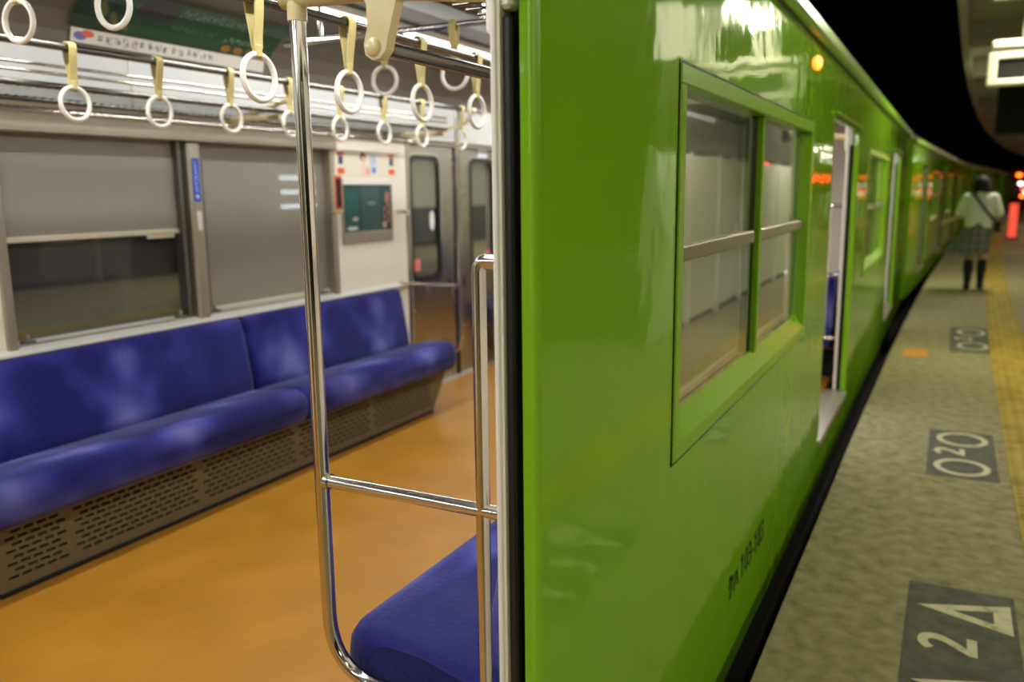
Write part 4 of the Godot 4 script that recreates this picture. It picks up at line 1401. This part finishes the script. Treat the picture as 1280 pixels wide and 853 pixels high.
func station() -> void:
	# canopy over the platform with cross beams
	var c := structure("canopy", "dim grey station canopy with cross beams above the platform")
	var st := begin()
	strip(st, 7.0, -95.0, 4.0, 0.42, 7.2, 3.3, 3.36)
	part("canopy_sheet", st.commit(), M.canopy_steel, c)
	st = begin()
	strip(st, 7.0, -95.0, 4.0, 0.42, 0.50, 3.08, 3.3)
	part("fascia", st.commit(), M.canopy_steel, c)
	for k in 24:
		var z := 4.0 - k * 3.2
		part("beam", box_mesh(Vector3(0.5, 3.02, -0.09), Vector3(7.0, 3.3, 0.09), 0.01), M.canopy_steel, c, Vector3(bend_x(z), 0, z))
	for x in [1.9, 3.2]:
		st = begin()
		strip(st, 7.0, -95.0, 4.0, x, x + 0.08, 3.18, 3.3)
		part("purlin", st.commit(), M.canopy_steel, c)
	# lamps over the platform
	var k := 0
	var order := ["first", "second", "third", "fourth", "fifth", "sixth", "seventh", "eighth", "ninth", "tenth"]
	for q in [[1.2, 0.5], [-3.6, 0.6], [-7.95, 4.6], [-14.3, 3.2]]:
		platform_lamp(Vector3(1.13 + bend_x(q[0]), 2.88, q[0]), 0.0, "twin tube lamp, %s of the row over the platform beside the train" % order[k], "tube lamps over the platform", PLATFORM_LAMP * q[1])
		k += 1
	k = 0
	for q in [[4.6, 3.0], [4.6, -1.0], [4.6, -5.0]]:
		platform_lamp(Vector3(q[0], 2.88, q[1]), 0.0, "twin tube lamp, %s of the row across the platform behind the camera" % order[k], "tube lamps across the platform", PLATFORM_LAMP * 4.2)
		k += 1
	k = 0
	for z in [-17.0, -22.0, -28.0, -35.0, -43.0, -52.0]:
		k += 1
		platform_lamp(Vector3(3.1 + bend_x(z), 2.88, z), bend_turn(z), "twin tube lamp, %s of those farther out under the canopy" % order[k - 1], "tube lamps under the canopy", PLATFORM_LAMP * 2.0)
	# stair enclosure on the platform whose white wall the windows mirror
	var w := structure("wall_stairs", "white panelled side wall of the platform stairs")
	for i in 6:
		part("wall_panel", box_mesh(Vector3(1.84, PLAT + 0.07, -7.6 - i * 1.25 - 1.235), Vector3(2.0, 1.72, -7.6 - i * 1.25), 0.006), M.station_white, w)
		part("wall_post", box_mesh(Vector3(1.825, PLAT, -7.6 - i * 1.25 - 0.04), Vector3(2.0, 1.76, -7.6 - i * 1.25 + 0.04), 0.006), M.station_white, w)
	part("wall_plinth", box_mesh(Vector3(1.88, PLAT, -15.1), Vector3(2.0, PLAT + 0.07, -7.6)), M.station_brown, w)
	part("wall_band", box_mesh(Vector3(1.82, 1.76, -15.1), Vector3(2.0, 2.8, -7.6), 0.01), M.station_brown, w)
	# sign frame in the top right corner
	var t := thing("hanging_sign", "white framed sign hanging from the canopy at the top right", "sign", Vector3(1.2, 2.29, -8.0))
	st = begin()
	for f in [[-0.47, -0.135, 0.5, -0.085], [-0.47, 0.065, 0.5, 0.125], [-0.47, -0.085, -0.40, 0.065], [0.43, -0.085, 0.5, 0.065]]:
		box(st, Vector3(f[0], f[1], -0.06), Vector3(f[2], f[3], 0.06), 0.008)
	part("sign_frame", st.commit(), M.sign_paint, t)
	part("sign_face", box_mesh(Vector3(-0.41, -0.09, -0.04), Vector3(0.44, 0.07, 0.035)), M.black, t)
	part("sign_cap", box_mesh(Vector3(-0.45, 0.145, -0.08), Vector3(0.5, 0.21, 0.08), 0.012), M.sign_paint, t)
	for x in [-0.24, 0.3]:
		part("sign_post", box_mesh(Vector3(x, 0.2, -0.05), Vector3(x + 0.11, 0.72, 0.05), 0.01), M.sign_paint, t)
	part("sign_head", box_mesh(Vector3(-0.47, 0.52, -0.05), Vector3(0.5, 0.56, 0.05), 0.01), M.sign_paint, t)
	part("sign_rod", box_mesh(Vector3(-0.02, 0.7, -0.02), Vector3(0.04, 1.0, 0.02)), M.sign_paint, t)
	t = thing("hanging_monitor", "dark monitor box hanging below the white sign", "monitor", Vector3(1.28, 2.0, -12.9))
	part("monitor_body", box_mesh(Vector3(-0.30, 0.02, -0.1), Vector3(0.35, 0.84, 0.1), 0.02), M.black, t)
	part("monitor_face", box_mesh(Vector3(-0.27, 0.06, 0.095), Vector3(0.32, 0.80, 0.104), 0.002), M.black, t)
	part("monitor_rod", box_mesh(Vector3(0.0, 0.8, -0.03), Vector3(0.06, 1.05, 0.03)), M.black, t)
	# a lit sign box over the platform, mirrored as the pale patch in the paint
	t = thing("lit_sign", "backlit white sign box over the platform outside the picture", "sign", Vector3(1.62, 2.62, -7.2))
	part("sign_box", box_mesh(Vector3(-0.16, -0.2, -0.10), Vector3(0.16, 0.28, 0.08), 0.01), M.lamp_housing, t)
	part("sign_lit_face", box_mesh(Vector3(-0.14, -0.18, 0.078), Vector3(0.14, 0.26, 0.085)), M.sign_white, t)
	part("sign_rod", box_mesh(Vector3(-0.02, 0.28, -0.02), Vector3(0.02, 0.68, 0.02)), M.canopy_steel, t)
	# far lights at the end of the platform
	var spots := [[1268, 222, "orange_lamp", 0.10], [1271, 233, "white_lamp", 0.09], [1274, 238, "red_lamp", 0.08], [1277, 240, "white_lamp", 0.08], [1274, 246, "orange_lamp", 0.08]]
	var places := [Vector3(2.85, 1.78, -40.0), Vector3(2.93, 1.44, -40.0), Vector3(3.05, 1.22, -40.0), Vector3(3.13, 1.10, -40.0), Vector3(3.02, 0.94, -40.0)]
	for i in 5:
		var sp := SphereMesh.new()
		sp.radius = spots[i][3]
		sp.height = spots[i][3] * 1.4
		var words: String = ["topmost orange", "upper white", "small red", "lower white", "lowest orange"][i]
		single("signal_lamp", sp, M[spots[i][2]], "%s light in the cluster at the far right of the platform" % words, "lamp", places[i], "small lights far down the platform")
	t = thing("signal_stand", "dark stand carrying the small lights far down the platform", "stand", Vector3(3.08, PLAT, -40.2))
	part("post", box_mesh(Vector3(-0.05, 0, -0.05), Vector3(0.05, 2.0, 0.05), 0.01), M.black_wall, t)
	part("board", box_mesh(Vector3(-0.40, 0.9, -0.04), Vector3(0.30, 2.1, 0.04), 0.01), M.black_wall, t)
	part("foot", box_mesh(Vector3(-0.2, 0, -0.2), Vector3(0.2, 0.04, 0.2), 0.01), M.black_wall, t)
	t = thing("lit_signboard", "glowing orange-red upright signboard far down the platform", "sign", Vector3(2.06, PLAT, -27.0))
	part("sign_panel", box_mesh(Vector3(-0.10, 0.06, -0.01), Vector3(0.10, 0.98, 0.01), 0.004), M.red_panel_lamp, t)
	part("sign_foot", box_mesh(Vector3(-0.16, 0.0, -0.12), Vector3(0.16, 0.05, 0.12), 0.01), M.black_wall, t)
	# red signal lamps on posts beyond the picture, mirrored along the car sides
	var nq := -1
	for q in [[3.2, 1.62, -26.0], [3.9, 1.66, -32.0], [5.2, 1.72, -44.0], [7.0, 1.78, -58.0], [8.6, 1.82, -66.0], [5.0, 2.2, -30.0]]:
		nq += 1
		t = thing("signal_post", "red signal lamp on a dark post, %s beyond the right edge" % ["first", "second", "third", "fourth", "fifth", "sixth"][nq], "signal", Vector3(q[0], PLAT, q[2]), 0.0, "red signal lamps on posts")
		part("post", tube_mesh([Vector3.ZERO, Vector3(0, q[1] - PLAT - 0.1, 0)], 0.035, 10), M.black_wall, t)
		part("hood", box_mesh(Vector3(-0.2, q[1] - PLAT - 0.12, -0.16), Vector3(0.2, q[1] - PLAT + 0.12, -0.06), 0.02), M.black_wall, t)
		for x in [-0.1, 0.1]:
			var sp := SphereMesh.new()
			sp.radius = 0.08; sp.height = 0.16
			part("lamp_lens", sp, M.red_lamp, t, Vector3(x, q[1] - PLAT, -0.02))
			var l := OmniLight3D.new()
			l.name = numbered("signal_light")
			l.light_color = Color(1.0, 0.12, 0.02)
			l.light_energy = 0.25
			l.omni_range = 30.0
			l.omni_attenuation = 2.0
			l.light_size = 0.08
			l.shadow_enabled = true
			add_child(l)
			l.position = Vector3(q[0] + x, q[1], q[2] - 0.02)

func opposite() -> void:
	# the platform across the tracks, seen through the far windows
	var p := structure("platform_opposite", "dim platform across the tracks with a yellow edge line")
	part("slab", box_mesh(Vector3(-16.0, -0.55, -60), Vector3(-7.4, PLAT, 6)), M.concrete, p)
	part("yellow_line", box_mesh(Vector3(-8.55, PLAT, -60), Vector3(-8.05, PLAT + 0.006, 6)), M.tactile_yellow, p)
	var w := structure("wall_opposite", "dark wall behind the opposite platform")
	part("dark_wall", box_mesh(Vector3(-12.6, PLAT, -15.6), Vector3(-12.4, 3.2, 6)), M.black_wall, w)
	part("dark_wall_far", box_mesh(Vector3(-12.6, PLAT, -60), Vector3(-12.4, 0.95, -15.6)), M.black_wall, w)
	part("pale_wall", box_mesh(Vector3(-12.6, 0.95, -60), Vector3(-12.35, 3.2, -15.6), 0.01), M.pale_wall, w)
	for z in [-4.4, -7.4, -9.4]:
		part("wall_rib", box_mesh(Vector3(-12.4, PLAT, z - 0.07), Vector3(-12.28, 3.2, z + 0.07), 0.02), M.station_brown, w)
	var r := structure("canopy_opposite", "dark canopy over the opposite platform")
	part("canopy_sheet", box_mesh(Vector3(-14, 3.2, -60), Vector3(-7.2, 3.28, 6)), M.black_wall, r)
	var n := 0
	for z in [-4.0, -10.0, -18.0, -22.0]:
		n += 1
		platform_lamp(Vector3(-9.6, 3.0, z), 0.0, "tube lamp, %s of the row over the opposite platform" % ["first", "second", "third", "fourth"][n - 1], "tube lamps over the opposite platform", PLATFORM_LAMP * (2.0 if z > -15.0 else 3.5))
	# vending machine
	var t := thing("vending_machine", "lit drinks vending machine showing faintly through the drawn far blind", "vending machine", Vector3(-12.0, PLAT, -13.75), PI / 2)
	part("cabinet", box_mesh(Vector3(-0.6, 0.0, -0.35), Vector3(0.6, 1.93, 0.35), 0.02), M.white_melamine, t)
	part("coin_panel", box_mesh(Vector3(-0.5, 0.35, 0.34), Vector3(0.5, 0.9, 0.36), 0.01), M.aluminium_dark, t)
	for k in 3:
		var shelf := part("display_shelf", box_mesh(Vector3(-0.54, 1.55 - k * 0.29, 0.345), Vector3(0.54, 1.84 - k * 0.29, 0.352), 0.004), M.aluminium, t)
		part("display_lamp", box_mesh(Vector3(-0.54, 1.75 - k * 0.29, 0.352), Vector3(0.54, 1.835 - k * 0.29, 0.372), 0.006), M.display_white, t)
		area_light("display_light", t.position + t.basis * Vector3(0, 1.79 - k * 0.29, 0.38), Vector2(1.05, 0.08), 0.12, Color(0.86, 0.93, 1.0), t.basis * Basis(Vector3.RIGHT, PI / 2))
		for i in 8:
			part("can", tube_mesh([Vector3(-0.46 + i * 0.13, 1.565 - k * 0.29, 0.39), Vector3(-0.46 + i * 0.13, 1.70 - k * 0.29, 0.39)], 0.033, 10), [M.white_vinyl, M.blue_vinyl, M.red_plastic, M.green_edge, M.yellow_tape][(i * 3 + k) % 5], shelf)

# ------------------------------------------------------------------ the person
func person() -> void:
	var z := -13.6
	var t := thing("person", "person in white shirt and grey plaid skirt walking away along the platform", "person", Vector3(0.905, PLAT, z), -0.05)
	var V := func(x: float, y: float, zz: float) -> Vector3: return Vector3(x, y, zz)
	# legs, arms, neck and head: one body
	var b := []
	b.append([V.call(-0.075, 0.86, 0.0), V.call(-0.085, 0.48, -0.01), 0.095, 0.058])
	b.append([V.call(-0.085, 0.48, -0.01), V.call(-0.085, 0.09, 0.05), 0.057, 0.036])
	b.append([V.call(0.075, 0.86, 0.0), V.call(0.08, 0.48, -0.08), 0.095, 0.058])
	b.append([V.call(0.08, 0.48, -0.08), V.call(0.075, 0.10, -0.10), 0.057, 0.036])
	b.append([V.call(-0.085, 0.06, 0.07), V.call(-0.09, 0.03, -0.10), 0.032, 0.028])
	b.append([V.call(0.075, 0.07, -0.09), V.call(0.085, 0.03, -0.26), 0.032, 0.028])
	b.append([V.call(0.0, 0.84, 0.0), V.call(0.0, 1.05, 0.0), 0.12, 0.10])
	b.append([V.call(0.0, 1.05, 0.0), V.call(0.0, 1.24, 0.0), 0.10, 0.11])
	b.append([V.call(-0.13, 1.29, 0.0), V.call(0.13, 1.29, 0.0), 0.06, 0.06])
	b.append([V.call(0.0, 1.28, 0.0), V.call(0.0, 1.41, -0.02), 0.052, 0.047])
	b.append([V.call(0.0, 1.45, -0.035), V.call(0.0, 1.50, -0.03), 0.078, 0.085])
	b.append([V.call(0.0, 1.415, -0.07), V.call(0.0, 1.43, -0.06), 0.05, 0.05])
	b.append([V.call(0.0, 1.455, -0.115), V.call(0.0, 1.47, -0.105), 0.014, 0.012])
	b.append([V.call(-0.155, 1.29, 0.0), V.call(-0.235, 1.05, 0.03), 0.045, 0.036])
	b.append([V.call(-0.235, 1.05, 0.03), V.call(-0.36, 0.98, -0.06), 0.035, 0.024])
	b.append([V.call(0.155, 1.29, 0.0), V.call(0.215, 1.06, 0.02), 0.045, 0.036])
	b.append([V.call(0.215, 1.06, 0.02), V.call(0.19, 1.00, -0.20), 0.035, 0.024])
	for s in [[Vector3(-0.36, 0.98, -0.06), Vector3(-0.10, -0.04, -0.03).normalized(), Vector3(0, 0.3, -1).normalized()], [Vector3(0.19, 1.0, -0.20), Vector3(-0.15, -0.1, -1).normalized(), Vector3(0, 1, 0.1).normalized()]]:
		var palm: Vector3 = s[0] + s[1] * 0.07
		b.append([s[0] + s[1] * 0.01, palm, 0.024, 0.026])
		for k in 4:
			var root: Vector3 = palm + s[2] * (k - 1.5) * 0.016
			var ln: float = [0.055, 0.068, 0.064, 0.048][k]
			var mid: Vector3 = root + s[1] * ln * 0.55
			b.append([root, mid, 0.009, 0.0085])
			b.append([mid, mid + (s[1] + Vector3(0, -0.6, 0)).normalized() * ln * 0.5, 0.0085, 0.008])
		b.append([s[0] + s[1] * 0.03, s[0] + s[1] * 0.06 + s[2] * 0.045, 0.010, 0.009])
	part("body", sdf_mesh(b, 0.011, 0.02), M.skin, t)
	# shirt
	b = []
	b.append([V.call(-0.05, 0.93, 0.0), V.call(-0.06, 1.24, 0.0), 0.125, 0.125])
	b.append([V.call(0.05, 0.93, 0.0), V.call(0.06, 1.24, 0.0), 0.125, 0.125])
	b.append([V.call(-0.15, 1.285, 0.0), V.call(0.15, 1.285, 0.0), 0.078, 0.078])
	b.append([V.call(0, 1.33, 0.0), V.call(0, 1.36, -0.01), 0.075, 0.062])
	b.append([V.call(-0.16, 1.285, 0.0), V.call(-0.235, 1.10, 0.02), 0.075, 0.07])
	b.append([V.call(0.16, 1.285, 0.0), V.call(0.225, 1.10, 0.02), 0.075, 0.07])
	part("shirt", sdf_mesh(b, 0.012, 0.03), M.shirt, t)
	# pleated skirt swinging to one side
	var rings := []
	for i in 8:
		var u := i / 7.0
		var r := []
		var y := lerpf(0.95, 0.52, u)
		for k in 72:
			var a := TAU * k / 72
			var pleat := 1.0 + 0.05 * u * (1.0 if k % 4 < 2 else -1.0)
			var rx := lerpf(0.145, 0.235, pow(u, 0.8)) * pleat
			var rz := lerpf(0.125, 0.20, u) * pleat
			var sway := -0.10 * u * u
			r.append(Vector3(sway + cos(a) * rx * (1.0 + (0.38 * u if cos(a) < 0 else 0.0)), y + 0.015 * u * sin(a * 3.0), sin(a) * rz))
		rings.append(r)
	var st := begin()
	loft(st, rings)
	part("skirt", done(st, true), M.plaid, t)
	# socks and shoes
	for s in [[Vector3(-0.085, 0.43, -0.004), Vector3(-0.085, 0.09, 0.05), Vector3(-0.085, 0.055, 0.075), Vector3(-0.09, 0.04, -0.13)], [Vector3(0.08, 0.43, -0.082), Vector3(0.075, 0.10, -0.10), Vector3(0.075, 0.06, -0.08), Vector3(0.085, 0.04, -0.29)]]:
		part("sock", sdf_mesh([[s[0], s[0].lerp(s[1], 0.35), 0.058, 0.062], [s[0].lerp(s[1], 0.35), s[1], 0.062, 0.044]], 0.012, 0.02), M.sock, t)
		part("shoe", sdf_mesh([[s[2], s[3], 0.048, 0.040], [s[2] + Vector3(0, 0.03, 0), s[2] + Vector3(0, 0.02, -0.06), 0.042, 0.038]], 0.011, 0.02), M.shoe, t)
	# short dark hair
	b = []
	b.append([V.call(0, 1.50, 0.0), V.call(0, 1.515, -0.02), 0.10, 0.10])
	b.append([V.call(-0.05, 1.44, 0.015), V.call(0.05, 1.44, 0.015), 0.068, 0.068])
	b.append([V.call(-0.07, 1.46, -0.02), V.call(-0.068, 1.39, -0.01), 0.04, 0.03])
	b.append([V.call(0.07, 1.46, -0.02), V.call(0.068, 1.39, -0.01), 0.04, 0.03])
	part("hair", sdf_mesh(b, 0.011, 0.03), M.hair, t)
	for s in [-1.0, 1.0]:
		var eye := SphereMesh.new()
		eye.radius = 0.009; eye.height = 0.018
		part("eye", eye, M.hair, t, Vector3(s * 0.03, 1.475, -0.108))
	# bag on a diagonal strap, carried by the person
	var g := thing("shoulder_bag", "small black bag on a diagonal strap worn by the person", "bag", Vector3(0.905, PLAT, z), -0.05)
	var path := []
	for q in [Vector3(-0.02, 1.33, -0.135), Vector3(-0.07, 1.375, -0.06), Vector3(-0.085, 1.385, 0.02), Vector3(-0.06, 1.32, 0.115), Vector3(0.03, 1.20, 0.14), Vector3(0.12, 1.08, 0.125), Vector3(0.19, 0.99, 0.07), Vector3(0.225, 0.95, 0.02)]: path.append(q)
	part("strap", tube_mesh(path, 0.016, 8), M.strap_black, g)
	st = begin()
	box(st, Vector3(0.195, 0.83, -0.11), Vector3(0.275, 0.985, 0.10), 0.025)
	part("pouch", st.commit(), M.strap_black, g)

# ------------------------------------------------------------------
func _ready() -> void:
	rng.seed = 1
	camera_and_sky()
	make_materials()
	var c := car("green train car with its door standing open beside the camera", Vector3(0, 0, CAR_Z), 0.0, true)
	car_details(c)
	inside()
	# the near windows have their blinds down
	blind(Vector3(-0.086, 0, 0), CAR_Z - 0.955, CAR_Z + 0.955, 0.80, 1.62, "grey blind drawn down behind the nearest window of the green car")
	blind(Vector3(-0.086, 0, 0), CAR_Z - 4.82 - 0.955, CAR_Z - 4.82 + 0.955, 0.80, 1.62, "grey blind behind the second window along the green car")
	var words := ["second green car along the curving platform", "third green car farther along the curve", "last green car at the far end of the curve"]
	for k in 3:
		var zc := CAR_Z - 20.2 * (k + 1)
		car(words[k], Vector3(bend_x(zc), 0, zc), bend_turn(zc), false)
	platform()
	station()
	opposite()
	person()
